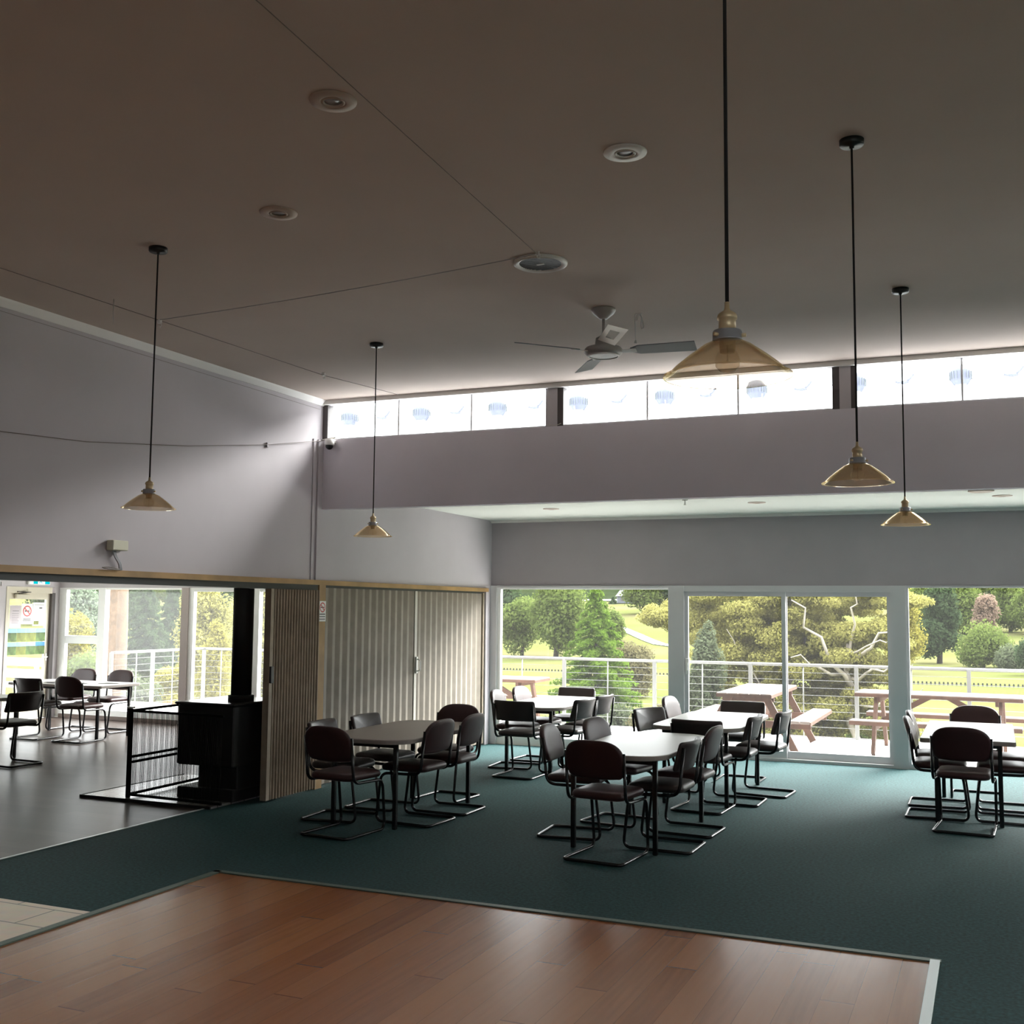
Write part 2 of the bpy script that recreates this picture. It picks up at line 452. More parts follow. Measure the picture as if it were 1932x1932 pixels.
# window wall
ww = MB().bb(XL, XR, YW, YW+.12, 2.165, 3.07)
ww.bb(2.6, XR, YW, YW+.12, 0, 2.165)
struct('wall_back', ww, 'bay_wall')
struct('wall_side_room', MB().bb(-14.4, XL-.12, YW, YW+.12, 2.13, 2.62).bb(-14.42, -14.3, 12.9, YW+.12, 2.13, 2.62).bb(-14.42, -14.3, 3, 11.0, 0, 2.62).bb(-14.42, -14.3, 11.0, 12.9, 2.2, 2.62).bb(-14.42, -14.3, 11.0, 12.84, 0, .12).bb(-14.42, -14.3, 13.99, YW+.12, 0, 2.13).bb(-14.42, -14.3, 12.84, 13.0, 0, 2.13).bb(-14.42, XL, 2.88, 3.0, 0, 2.62).bb(-9.0, XL-.1, YW, YW+.12, 0, 2.13), 'wall')
struct('wall_front', MB().bb(XL, 1.2, YB-.12, YB, 0, ZC).bb(1.2, 5.0, YB-.12, YB, 0, 2.0).bb(1.2, 5.0, YB-.12, YB, 3.6, ZC).bb(5.0, XR, YB-.12, YB, 0, ZC), 'wall')
w11 = struct('window_11', MB().bb(1.2, 5.0, YB-.09, YB-.03, 2.0, 2.06).bb(1.2, 5.0, YB-.09, YB-.03, 3.54, 3.6).bb(3.07, 3.13, YB-.09, YB-.03, 2.06, 3.54), 'frame_grey')
MB().bb(1.2, 5.0, YB-.06, YB-.054, 2.06, 3.54).build('pane', 'glass', w11)
struct('wall_right', MB().bb(XR, XR+.12, YB, 6.3, 0, ZC).bb(XR, XR+.12, 6.3, 9.6, 3.7, ZC).bb(XR, XR+.12, 6.3, 9.6, 0, 2.1).bb(XR, XR+.12, 9.6, YW+.1, 0, ZC), 'wall')
w8 = struct('window_8', MB().bb(XR+.02, XR+.09, 6.3, 9.6, 2.1, 2.16).bb(XR+.02, XR+.09, 6.3, 9.6, 3.64, 3.7).bb(XR+.02, XR+.09, 7.9, 7.96, 2.16, 3.64), 'frame_grey')
MB().bb(XR+.05, XR+.056, 6.3, 9.6, 2.16, 3.64).build('pane', 'glass', w8)
# low roof over the window bay and eaves of the high roof, seen from outside
struct('roof', MB().bb(XL-8.2, XR+.6, YH+.13, 14.35, 3.2, 3.42), 'roof', label='pale low roof outside the high windows')
struct('roof', MB().bb(XL-.6, XR+.6, YB-.5, YH+.46, ZC+.12, ZC+.24), 'fascia', label='high roof with short eave')
struct('roof', MB().bb(-14.9, XL-.15, 2.4, 14.35, 2.72, 2.82), 'roof', label='roof of the side room')

# cornices and cover strips
struct('trim_5', MB().add([(XL, YB, 3.945), (XL+.012, YB, 3.945), (XL+.05, YB, 3.985), (XL+.06, YB, 4), (XL, YB, 4), (XL, YH, 3.945), (XL+.012, YH, 3.945), (XL+.05, YH, 3.985), (XL+.06, YH, 4), (XL, YH, 4)], [(0, 1, 6, 5), (1, 2, 7, 6), (2, 3, 8, 7), (5, 6, 7, 8, 9), (4, 3, 2, 1, 0)]), 'cornice', label='white cornice where left wall meets ceiling')
struct('trim_6', MB().bb(XL, XR, YH-.035, YH, 3.955, ZC), 'cornice', label='pale strip above the high windows')
struct('trim_7', MB().bb(XL, XR, YW-.03, YW, 3.035, 3.07).bb(XL, XR, YW-.06, YW, 3.055, 3.07), 'cornice', label='cornice above the window wall')
struct('trim_8', MB().bb(XL, XL+.012, 9.60, 9.64, 2.12, 3.58), 'wall', label='narrow cover strip on left wall')
struct('trim_9', MB().bb(XL, XL+.02, 9.68, 9.77, 2.12, 3.58), 'wall', label='corner cover strip')
# timber lintel with door track
struct('trim_10', MB().bb(XL-.14, XL+.03, 4.2, 13.95, 2.075, 2.125), 'pine', label='long pine strip over the folding doors')
struct('trim_11', MB().bb(XL-.13, XL+.012, 4.2, 9.74, 2.02, 2.075).bb(XL-.10, XL-.03, 9.9, 13.93, 2.05, 2.075), 'track', label='dark track under the pine strip')
struct('trim_12', MB().bb(XL-.12, XL+.02, 9.755, 9.875, 0, 2.075), 'pine', label='upright pine post between the folding doors')
struct('baseboard_back', MB().bb(-14.2, -9.0, YW-.025, YW, 0, .06), 'brown_skirt')

# concertina doors --------------------------------------------------------
def concertina(name, label, y0, y1, xc, amp, nf, zt, matn, lead_y):
    rows = []
    pts = []
    for i in range(nf+1):
        y = y0+(y1-y0)*i/nf
        s = 1 if i % 2 else -1
        pts.append((xc+s*amp, y-.004)); pts.append((xc+s*amp, y+.004))
    th = .006
    m = MB(); n = len(pts)
    vs = [(x, y, .02) for x, y in pts]+[(x, y, zt) for x, y in pts]+[(x-th, y, .02) for x, y in pts]+[(x-th, y, zt) for x, y in pts]
    fs = []
    for i in range(n-1):
        fs += [(i, i+1, n+i+1, n+i), (2*n+i+1, 2*n+i, 3*n+i, 3*n+i+1)]
    m.add(vs, fs)
    d = thing(name, label, 'folding door', ((xc), (y0+y1)/2, 0))
    d['kind'] = 'structure'
    o = m.build('curtain', matn, d, (-xc, -(y0+y1)/2, 0)); o['label'] = 'vertical pleats of beige vinyl'
    return d
d1 = concertina('door_1', 'beige concertina door drawn closed between pine post and window wall', 9.885, 13.90, -6.42, .008, 54, 2.06, 'concertina', 11.95)
MB().bb(-.01, .022, -.028, .028, .02, 2.05).build('lead_post', 'lead', d1, (-.005, 11.95-11.8925, 0))
hm = MB().bevbox((0, 0, 0), (.02, .04, .20), .004); hm.tube(fillet([(.01, 0, .07), (.05, 0, .06), (.05, 0, -.06), (.01, 0, -.07)], .02), .008)
hm.build('handle', 'white', d1, (.03, 11.955-11.8925, 1.16))
MB().bb(-.03, .02, -.02, .02, .02, 2.06).build('end_post', 'concertina_dark', d1, (0, 13.90-11.8925, 0))
d2 = concertina('door_2', 'dark beige concertina door folded into a stack beside pine post', 8.93, 9.74, -6.365, .035, 34, 2.02, 'concertina_dark', 0)
MB().bb(-.035, .035, -.03, .02, .02, 2.02).build('lead_post', 'concertina_dark', d2, (0, 8.91-9.335, 0))
hm = MB().bevbox((0, 0, 0), (.022, .05, .16), .004)
hm.build('handle', 'dark_metal', d2, (.045, 8.905-9.335, 1.2))

# windows -----------------------------------------------------------------
def frame_window(name, x0, x1, z0, z1, y, fw, mat, extra=None, glass='glass', depth=.07, bottom=None, label=None):
    m = MB()
    b = bottom if bottom is not None else fw
    m.bb(x0, x0+fw, y, y+depth, z0, z1).bb(x1-fw, x1, y, y+depth, z0, z1)
    m.bb(x0+fw, x1-fw, y, y+depth, z0, z0+b).bb(x0+fw, x1-fw, y, y+depth, z1-fw, z1)
    for e in (extra or []): m.bb(*e)
    o = struct(name, m, mat, label=label)
    MB().bb(x0+fw, x1-fw, y+depth*.45, y+depth*.45+.006, z0+b, z1-fw).build('pane', glass, o)
    return o
Y0 = YW
frame_window('window_1', -6.29, -3.80, 0, 2.17, Y0, .055, 'frame_white', bottom=.12, label='tall fixed window left of the sliding door')
struct('trim_13', MB().bb(-6.40, -6.285, Y0-.03, Y0+.10, 0, 2.165), 'frame_grey', label='grey corner jamb')
struct('trim_14', MB().bb(-3.845, -3.64, Y0-.03, Y0+.11, 0, 2.165), 'frame_grey', label='grey post left of sliding door')
struct('trim_15', MB().bb(-1.105, -.935, Y0-.03, Y0+.11, 0, 2.165), 'frame_grey', label='grey post right of sliding door')
struct('trim_16', MB().bb(-3.64, -1.105, Y0-.02, Y0+.10, 2.085, 2.165).bb(-6.29, -3.84, Y0-.02, Y0+.02, 2.14, 2.165).bb(-.94, 2.6, Y0-.02, Y0+.02, 2.14, 2.165), 'frame_grey', label='grey head rail above sliding door')
struct('trim_17', MB().bb(-3.64, -1.105, Y0-.03, Y0+.10, 0, .035), 'frame_grey', label='grey sill under the sliding door')
d3 = thing('door_3', 'glass sliding door with two tall panes in grey frame', 'door', (-2.38, Y0, 0)); d3['kind'] = 'structure'
def leaf(x0, x1, y, name):
    f = .05; m = MB()
    m.bb(x0, x0+f, y, y+.035, .035, 2.085).bb(x1-f, x1, y, y+.035, .035, 2.085).bb(x0+f, x1-f, y, y+.035, .035, .12).bb(x0+f, x1-f, y, y+.035, 2.03, 2.085)
    o = m.build(name, 'frame_grey', d3, (2.38, -Y0, 0))
    MB().bb(x0+f, x1-f, y+.014, y+.02, .12, 2.03).build('pane', 'glass', o)
    return o
lf = leaf(-3.64, -2.355, Y0+.005, 'sliding_panel')
leaf(-2.395, -1.105, Y0+.05, 'fixed_panel')
hm = MB().bevbox((0, 0, 0), (.045, .03, .20), .004); hm.bevbox((0, -.02, .0), (.02, .02, .1), .003)
hm.build('lock', 'white', lf, (-3.60, Y0-.015, 1.13))
frame_window('window_2', -.935, 2.6, 0, 2.17, Y0, .03, 'frame_grey', bottom=.06, label='tall fixed window right of the sliding door', extra=[(1.1, 1.16, Y0, Y0+.07, 0, 2.17)])

# clerestory --------------------------------------------------------------
def bay(name, x0, x1, muls, label):
    m = MB()
    for x in muls: m.bb(x-.008, x+.008, YH+.03, YH+.06, 3.59, 3.965)
    m.bb(x0, x1, YH+.02, YH+.07, 3.585, 3.60).bb(x0, x1, YH+.02, YH+.07, 3.955, 3.967)
    o = struct(name, m, 'frame_grey', label=label)
    MB().bb(x0, x1, YH+.042, YH+.047, 3.60, 3.955).build('pane', 'glass', o)
bay('window_3', -6.32, -3.87, (-5.49, -4.67), 'leftmost high strip window')
bay('window_4', -3.69, -1.21, (-2.87, -2.03), 'middle high strip window')
bay('window_5', -1.02, 1.48, (-.17, .66), 'right high strip window')
bay('window_9', 1.66, XR, (2.5, 3.3, 4.2), 'high strip window beyond the right one')
k = 18
for x0, x1, mt in ((XL, -6.32, 'frame_dark'), (-3.87, -3.75, 'wall'), (-3.75, -3.69, 'frame_dark'), (-1.21, -1.15, 'frame_dark'), (-1.15, -1.055, 'wall'), (-1.055, -1.02, 'frame_dark'), (1.48, 1.66, 'wall')):
    struct('trim_%d' % k, MB().bb(x0, x1, YH+.005, YH+.11, 3.585, 3.967), mt); k += 1

# side room windows and door ---------------------------------------------
m6 = MB()
m6.bb(-14.3, -14.2, Y0, Y0+.08, 0, 2.13).bb(-13.45, -13.30, Y0-.01, Y0+.09, .1, 2.13).bb(-14.2, -13.45, Y0, Y0+.07, 1.21, 1.34)
m6.bb(-14.2, -11.72, Y0, Y0+.07, 2.10, 2.13).bb(-14.2, -11.72, Y0, Y0+.07, .06, .15)
m6.bb(-14.2, -14.14, Y0-.006, Y0+.064, .151, 2.098)
w6 = struct('window_6', m6, 'frame_white', label='side room window with white mullion and transom')
MB().bb(-14.2, -11.72, Y0+.03, Y0+.036, .15, 2.1).build('pane', 'glass_flare', w6)
struct('trim_25', MB().bb(-11.74, -11.60, Y0-.02, Y0+.10, 0, 2.13), 'frame_pink', label='beige post between side room windows')
m7 = MB().bb(-11.60, -11.51, Y0, Y0+.07, .06, 2.13).bb(-11.51, -9.0, Y0, Y0+.07, 2.07, 2.13).bb(-11.51, -9.0, Y0, Y0+.07, .06, .15).bb(-10.40, -10.26, Y0-.01, Y0+.08, .1, 2.1).bb(-9.06, -9.0, Y0, Y0+.07, .06, 2.1)
w7 = struct('window_7', m7, 'frame_white', label='side room window behind the stove flue')
MB().bb(-11.51, -9.06, Y0+.03, Y0+.036, .15, 2.07).build('pane', 'glass_flare', w7)
w10 = struct('window_10', MB().bb(-14.40, -14.32, 11.0, 11.06, .12, 2.2).bb(-14.40, -14.32, 12.80, 12.9, .12, 2.2).bb(-14.40, -14.32, 11.06, 12.8, .12, .2).bb(-14.40, -14.32, 11.06, 12.8, 2.1, 2.2), 'frame_white', label='side wall window beside the glass door')
MB().bb(-14.365, -14.36, 11.06, 12.8, .2, 2.1).build('pane', 'glass_flare', w10)

d4 = thing('door_4', 'glass exit door covered with notices in side room', 'door', (-14.36, 13.5, 0)); d4['kind'] = 'structure'
def ly(y): return y-13.5
MB().bb(-.05, .07, ly(13.0), ly(13.06), 0, 2.13).bb(-.05, .07, ly(13.06), ly(13.93), 2.03, 2.13).build('door_frame', 'cream', d4)
MB().bb(-.05, .07, ly(13.93), ly(14.0), 0, 2.04).build('door_jamb', 'frame_dark', d4)
lf4 = MB().bb(-.02, .02, ly(13.06), ly(13.11), .01, 2.03).bb(-.02, .02, ly(13.86), ly(13.93), .01, 2.03).bb(-.02, .02, ly(13.11), ly(13.86), 1.93, 2.03).bb(-.02, .02, ly(13.11), ly(13.86), .01, .14).build('door_leaf', 'cream', d4)
MB().bb(-.004, .002, ly(13.11), ly(13.86), .14, 1.93).build('pane', 'glass_flare', lf4)
hm = MB().tube(fillet([(.02, 0, 0), (.07, 0, 0), (.07, -.12, 0)], .02), .009); hm.bevbox((.025, 0, 0), (.012, .035, .12), .003)
hm.build('handle', 'white', lf4, (0, ly(13.895), .99))
cl = MB().bevbox((.055, ly(13.32), 1.975), (.06, .27, .065), .006).build('closer', 'cream', d4)
MB().bar((.06, ly(13.25), 2.02), (.10, ly(13.45), 2.045), .02, .012).bar((.10, ly(13.45), 2.045), (.06, ly(13.2), 2.05), .03, .012).build('closer_arm', 'frame_dark', cl)

def sheet(name, label, cat, y0, y1, z0, z1, mat, x=-14.352):
    o = thing(name, label, cat, (x, (y0+y1)/2, z0))
    MB().bb(0, .0015, -(y1-y0)/2, (y1-y0)/2, 0, z1-z0).build('sheet', mat, o)
    return o
def px_lines(o, mat, rows, w, x=.0026, name='printed_lines'):
    m = MB()
    for z, h, a, b in rows: m.bb(x-.0006, x, a*w, b*w, z, z+h)
    m.build(name, mat, o)
n1 = sheet('notice', 'grey printed notice left of the no smoking sign on glass door', 'notice', 13.13, 13.36, 1.47, 1.83, 'paper_grey')
px_lines(n1, 'print', [(.27, .006, -.25, .3), (.23, .004, -.3, .3), (.2, .004, -.3, .28), (.17, .004, -.3, .3), (.14, .004, -.3, .2), (.11, .004, -.3, .3), (.08, .004, -.3, .25)], .23)
n2 = sheet('no_smoking_sign', 'white no smoking sign with red ring on glass door', 'sign', 13.37, 13.59, 1.53, 1.86, 'paper')
rg = MB(); cen = .21; rr = []
for i in range(40):
    a = 2*PI*i/40; rr += [(.003, .088*math.cos(a), cen+.088*math.sin(a)), (.003, .068*math.cos(a), cen+.068*math.sin(a))]
rg.add(rr, [(2*i, (2*i+2) % 80, (2*i+3) % 80, 2*i+1) for i in range(40)])
rg.box((.003, 0, cen), (.0006, .15, .018), Matrix.Rotation(R(-42), 3, 'X'))
rg.build('red_ring', 'red', n2)
MB().bb(.0024, .003, -.05, .045, cen-.008, cen+.01).tube([(.003, .04, cen+.02), (.003, .05, cen+.03), (.003, .035, cen+.045)], .003).build('cigarette', 'print', n2)
px_lines(n2, 'print', [(.075, .012, -.36, .36), (.05, .012, -.38, .36), (.02, .004, -.3, .3)], .22)
n3 = sheet('notice', 'white notice with lilac lines and small green picture on glass door', 'notice', 13.60, 13.85, 1.50, 1.88, 'paper')
px_lines(n3, 'lilac_print', [(.24, .008, -.4, .0), (.20, .02, -.4, 0), (.15, .02, -.42, 0), (.11, .015, -.42, 0)], .25)
px_lines(n3, 'print', [(.34, .006, -.4, .4), (.28, .02, .0, .25)], .25, name='heading')
px_lines(n3, 'scene_y', [(.02, .06, -.42, .0)], .25, name='picture')
rows = [(1.25, 1.46, ['scene_g', 'scene_y', 'scene_y', 'scene_g'], 'upper row'), (1.04, 1.24, ['scene_g', 'scene_y', 'scene_g', 'scene_g'], 'lower row')]
ords = ['leftmost', 'second', 'third', 'rightmost']
for z0, z1, cs, rn in rows:
    for i in range(4):
        y0 = 13.08+i*.195
        o = thing('landscape_poster', '%s small landscape photo in the %s on the glass door' % (ords[i], rn), 'poster', (-14.335, y0+.096, z0), 0, 'landscape photos on the glass door')
        MB().bb(0, .002, -.095, .095, 0, (z1-z0)*.68).build('landscape', cs[i], o)
        MB().bb(0, .002, -.095, .095, (z1-z0)*.68, z1-z0).build('sky', 'scene_b2' if (i == 3 and rn[0] == 'l') else 'scene_b', o)

ex = thing('exit_sign', 'lit cyan and white exit sign above the glass door', 'exit sign', (-14.27, 13.61, 2.175))
MB().bevbox((0, 0, .06), (.05, .46, .13), .006).build('housing', 'white', ex)
for a, b in ((-.13, -.04), (.11, .21)): MB().bb(.026, .029, a, b, .005, .115).build('cyan_panel', 'cyan', ex)
for a, b in ((-.20, -.13), (-.04, .11)): MB().bb(.026, .0285, a, b, .005, .115).build('white_panel', 'exit_white', ex)
MB().ellipsoid((.03, .03, .10), (.002, .009, .009)).bar((.03, .03, .088), (.03, .02, .055), .003, .014).bar((.03, .02, .055), (.03, .045, .02), .003, .01).bar((.03, .02, .055), (.03, -.01, .02), .003, .01).bar((.03, .028, .08), (.03, .055, .065), .003, .008).bar((.03, .028, .08), (.03, 0, .065), .003, .008).build('running_figure', 'cyan', ex)
tag(MB().lathe([(0, 0), (.05, 0), (.06, .02), (.06, .05), (0, .05)], 16).build('smoke_alarm', 'white', None, (-13.9, 13.85, 2.31)), 'small round white fitting on wall right of exit sign', 'smoke alarm')

# ------------------------------------------------------------------ chairs
def tube_path(w=.235):
    L = [(-w, -.225, .80), (-w, -.185, .435), (-w+.005, .215, .425), (-w+.01, .265, .012), (-w, -.27, .0125)]
    half = fillet(L, .075, 6)
    full = half[:-1]
    corner = fillet([half[-2], (-w, -.27, .0125), (w, -.27, .0125), (w-.01, .10, .0125)], .045, 5)
    mirror = [Vector((-p.x, p.y, p.z)) for p in reversed(half[:-1])]
    # left side, rear bar, right side
    out = list(half[:-2])
    a = Vector((-w, -.27, .0125))
    for k in range(6):
        t = k/5; out.append(Vector((-w, -.225, .0125))*(1-t)**2+a*2*t*(1-t)+Vector((-w+.045, -.27, .0125))*t*t)
    b = Vector((w, -.27, .0125))
    for k in range(6):
        t = k/5; out.append(Vector((w-.045, -.27, .0125))*(1-t)**2+b*2*t*(1-t)+Vector((w, -.225, .0125))*t*t)
    out += [Vector((-p.x, p.y, p.z)) for p in reversed(half[:-2])]
    return out
def pad_rings(outline, t, f):
    # outline in (a,b); f(a,b,h) -> xyz, h through thickness
    ca = sum(p[0] for p in outline)/len(outline); cb = sum(p[1] for p in outline)/len(outline)
    rs = []
    for s, h in ((.15, -.5), (.6, -.5), (.90, -.48), (.965, -.38), (1, -.12), (1, .12), (.965, .38), (.90, .50), (.75, .60), (.5, .68), (.15, .72)):
        rs.append([f(ca+(a-ca)*s, cb+(b-cb)*s, h*t) for a, b in outline])
    return rs
def make_chair(kind):
    t = thing('cantilever_chair', None, 'chair')
    MB().tube(tube_path(), .0125, 8).build('frame', 'tube', t)
    so = []
    for x, y in rrect(.222, .225, .07, 6): so.append((x*(1.0 if y > 0 else .97), y+.02))
    vin = 'burgundy' if kind == 'round' else 'brown'
    MB().loft(pad_rings(so, .062, lambda a, b, h: (a, b, .475+h+.02*(b > .16)*(-(b-.16)*4)))).build('seat', vin, t)
    if kind == 'round':
        o = []
        for k in range(25):
            a = PI*k/24; o.append((.238*math.copysign(abs(math.cos(a))**.64, math.cos(a)), .745+.145*math.sin(a)**.86))
        o += [(-.235, .68), (-.222, .63), (-.19, .607), (-.1, .60), (0, .598), (.1, .60), (.19, .607), (.222, .63), (.235, .68)]
        cv = .35
    else:
        o0 = [(x, z+.728) for x, z in rrect(.245, .112, .022, 4)]; o = []
        for i_ in range(len(o0)):
            a_, b_ = o0[i_], o0[(i_+1) % len(o0)]; L0 = math.hypot(a_[0]-b_[0], a_[1]-b_[1]); k0 = max(1, int(L0/.03))
            for q_ in range(k0): o.append((a_[0]+(b_[0]-a_[0])*q_/k0, a_[1]+(b_[1]-a_[1])*q_/k0))
        cv = .95
    def f(a, b, h): return (a, -.185-.09*(b-.6)/.3*.9+cv*a*a+h-.012, b)
    MB().loft(pad_rings(o, .045, f)).build('backrest', vin, t)
    return t
proto = {}
def chair(kind, x, y, rz, label, group):
    # x, y: middle of the rear floor bar; rz degrees, 0 = facing away from the camera
    if kind in proto: o = copy_tree(proto[kind])
    else: o = proto[kind] = make_chair(kind)
    a = R(rz); o.location = (x-math.sin(a)*.27, y+math.cos(a)*.27, 0); o.rotation_euler = (0, 0, a)
    tag(o, label, 'chair', group)
g1 = 'chairs at the taupe table'; g2 = 'chairs at the front white table'; g3 = 'chairs at the back left white table'
g4 = 'chairs at the back middle white table'; g5 = 'chairs at the right white table'; g6 = 'chairs in the side room'
chair('round', -4.975, 7.76, -6, 'round-backed burgundy chair, back to us, at near end of the shaded table', g1)
chair('rect', -5.58, 8.55, -86, 'chair with low straight back by the folding doors, nearest left seat of shaded table', g1)
chair('rect', -5.53, 9.22, -91, 'low-backed glossy chair on far left side of the shaded table', g1)
chair('round', -4.385, 8.72, 86, 'round-backed chair side-on, nearer of the two right of the shaded table', g1)
chair('round', -4.36, 9.33, 90, 'round-backed chair side-on, farther of the two right of the shaded table', g1)
chair('round', -4.92, 10.16, 177, 'burgundy round-backed chair at the far end of the shaded table', g1)
chair('round', -2.725, 7.845, -6, 'round-backed burgundy chair, back to us, nearest of all, at the front white table', g2)
chair('round', -3.455, 8.78, -86, 'round-backed chair on the near left of the front white table', g2)
chair('round', -3.30, 9.52, -99, 'round-backed chair on the far left of the front white table', g2)
chair('rect', -2.135, 8.66, 89, 'low-backed chair on the near right of the front white table', g2)
chair('round', -2.13, 9.32, 87, 'round-backed chair on the far right of the front white table', g2)
chair('rect', -4.855, 11.30, -2, 'wide low-backed chair, back to us, at near end of back left table', g3)
chair('round', -5.44, 12.16, -85, 'pale-lit round-backed chair, nearer of two left of the back left table', g3)
chair('round', -5.43, 12.86, -93, 'pale-lit round-backed chair, farther of two left of the back left table', g3)
chair('rect', -4.19, 12.0, 82, 'low-backed chair on near right of the back left table', g3)
chair('rect', -4.17, 12.62, 84, 'low-backed chair on far right of the back left table', g3)
chair('rect', -4.95, 13.72, 180, 'low-backed chair facing us at window end of the back left table', g3)
chair('rect', -2.535, 10.165, -4, 'low-backed chair, back to us, between the front and back middle white tables', g4)
chair('rect', -3.33, 11.22, -112, 'low-backed chair turned slightly on near left of the back middle table', g4)
chair('round', -3.36, 12.25, -95, 'round-backed chair on far left of the back middle table, before the grey post', g4)
chair('rect', -2.07, 10.94, 89, 'low-backed chair on near right of the back middle table', g4)
chair('rect', -1.90, 11.55, 86, 'low-backed chair on far right of back middle table, farthest out from it', g4)
chair('rect', -2.57, 12.58, 180, 'low-backed chair facing us at window end of the back middle table', g4)
chair('round', -.265, 10.175, -4, 'dark round-backed chair, back to us, at near end of the right white table', g5)
chair('round', -.755, 11.02, -90, 'round-backed chair side-on, nearer of two left of the right white table', g5)
chair('round', -.775, 11.67, -89, 'round-backed chair side-on, farther of two left of the right white table', g5)
chair('round', -.18, 12.60, 180, 'round-backed chair facing us at the window end of the right white table', g5)
chair('round', .36, 11.05, 90, 'chair cut by right picture edge, nearer of two right of right table', g5)
chair('round', .36, 11.72, 90, 'chair cut by right picture edge, farther of two right of right table', g5)
chair('round', -11.455, 11.48, 0, 'round-backed chair, back to us, in the side room at the paper-strewn table', g6)
chair('rect', -12.23, 11.49, 0, 'low-backed chair, back to us, in side room beyond the nearest left chair', g6)
chair('round', -11.92, 13.05, 180, 'round-backed chair facing us behind right end of the side room table', g6)
chair('round', -12.63, 13.05, 180, 'round-backed chair facing us behind middle of the side room table', g6)
chair('rect', -10.22, 9.70, 88, 'low-backed chair nearest us in the side room at left edge', g6)

# ------------------------------------------------------------------ tables
def table(x, y, hx, hy, rad, top, label, group=None, legs=None, cat='table'):
    t = thing('dining_table', label, cat, (x, y, 0), 0, group)
    o = rrect(hx, hy, rad, 10)
    m = MB(); r1 = lambda s: [(a-math.copysign(s, a), b-math.copysign(s, b)) for a, b in o]
    m.loft([[(a, b, z) for a, b in r1(s)] for z, s in ((.742, .003), (.745, .006))], False)
    m.build('tabletop', top, t)
    m = MB(); m.loft([[(a, b, z) for a, b in r1(s)] for z, s in ((.706, .006), (.710, 0), (.738, 0), (.742, .003))], False)
    e = m.build('table_edge', 'rim', t); e['label'] = 'taupe edge band'
    lx, ly_ = legs or (hx-.13, hy-.12)
    for sx in (-1, 1):
        for sy in (-1, 1):
            MB().bevbox((0, 0, .353), (.036, .036, .706), .004).build('leg', 'tube', t, (sx*lx, sy*ly_, 0))
    for sy in (-1, 1): MB().bb(-lx, lx, sy*ly_-.01, sy*ly_+.01, .67, .706).build('under_rail', 'tube', t)
    return t
gt = 'white laminate tables in the main room'
table(-4.93, 9.03, .43, .83, .24, 'laminate_shaded', 'off-white round-cornered table with shade-coloured top beside the closed folding door')
table(-2.71, 9.05, .41, .85, .24, 'laminate', 'white round-cornered table nearest us in the middle of the carpet', gt, (.33, .73))
table(-4.86, 12.55, .40, .86, .24, 'laminate', 'white round-cornered table in far left corner by the first window', gt)
table(-2.63, 11.33, .43, .88, .20, 'laminate', 'white round-cornered table in front of the sliding door', gt)
table(-.22, 11.42, .39, .86, .03, 'laminate', 'white square-cornered table at the right by the last window', gt)
table(-12.05, 12.22, .86, .40, .04, 'laminate', 'white table with papers in the side room', None, (.74, .3))
table(-11.18, 9.70, .42, .5, .04, 'laminate', 'table cut by the left picture edge in the side room', None, (.32, .4))

def paper(name, label, cat, x, y, rz, w, d, h, mat):
    o = thing(name, label, cat, (x, y, .7455), R(rz))
    m = MB(); n = 6; ring0 = []
    for i in range(n+1):
        u = -w/2+w*i/n; zz = h*math.sin(PI*i/n)
        ring0.append((u, zz))
    vs = [(u, s*d/2, z+.001+k*.003) for k in (0, 1) for s in (-1, 1) for u, z in ring0]
    q = n+1; fs = []
    for i in range(n):
        fs += [(i, i+1, q+i+1, q+i), (2*q+q+i, 2*q+q+i+1, 2*q+i+1, 2*q+i), (i, 2*q+i, 2*q+i+1, i+1), (q+i, q+i+1, 3*q+i+1, 3*q+i)]
    m.add(vs, fs); m.build('sheet', mat, o); return o
pz = paper('menu', 'curled white menu sheet lying on side room table', 'menu', -11.9, 12.2, 10, .40, .30, .02, 'paper')
paper('newspaper', 'dark folded newspaper under the white sheet on side room table', 'newspaper', -12.22, 12.05, -15, .3, .22, .012, 'brown')
paper('sheet_of_paper', 'small white paper near the right end of side room table', 'paper', -11.5, 12.35, 30, .30, .21, .008, 'paper')

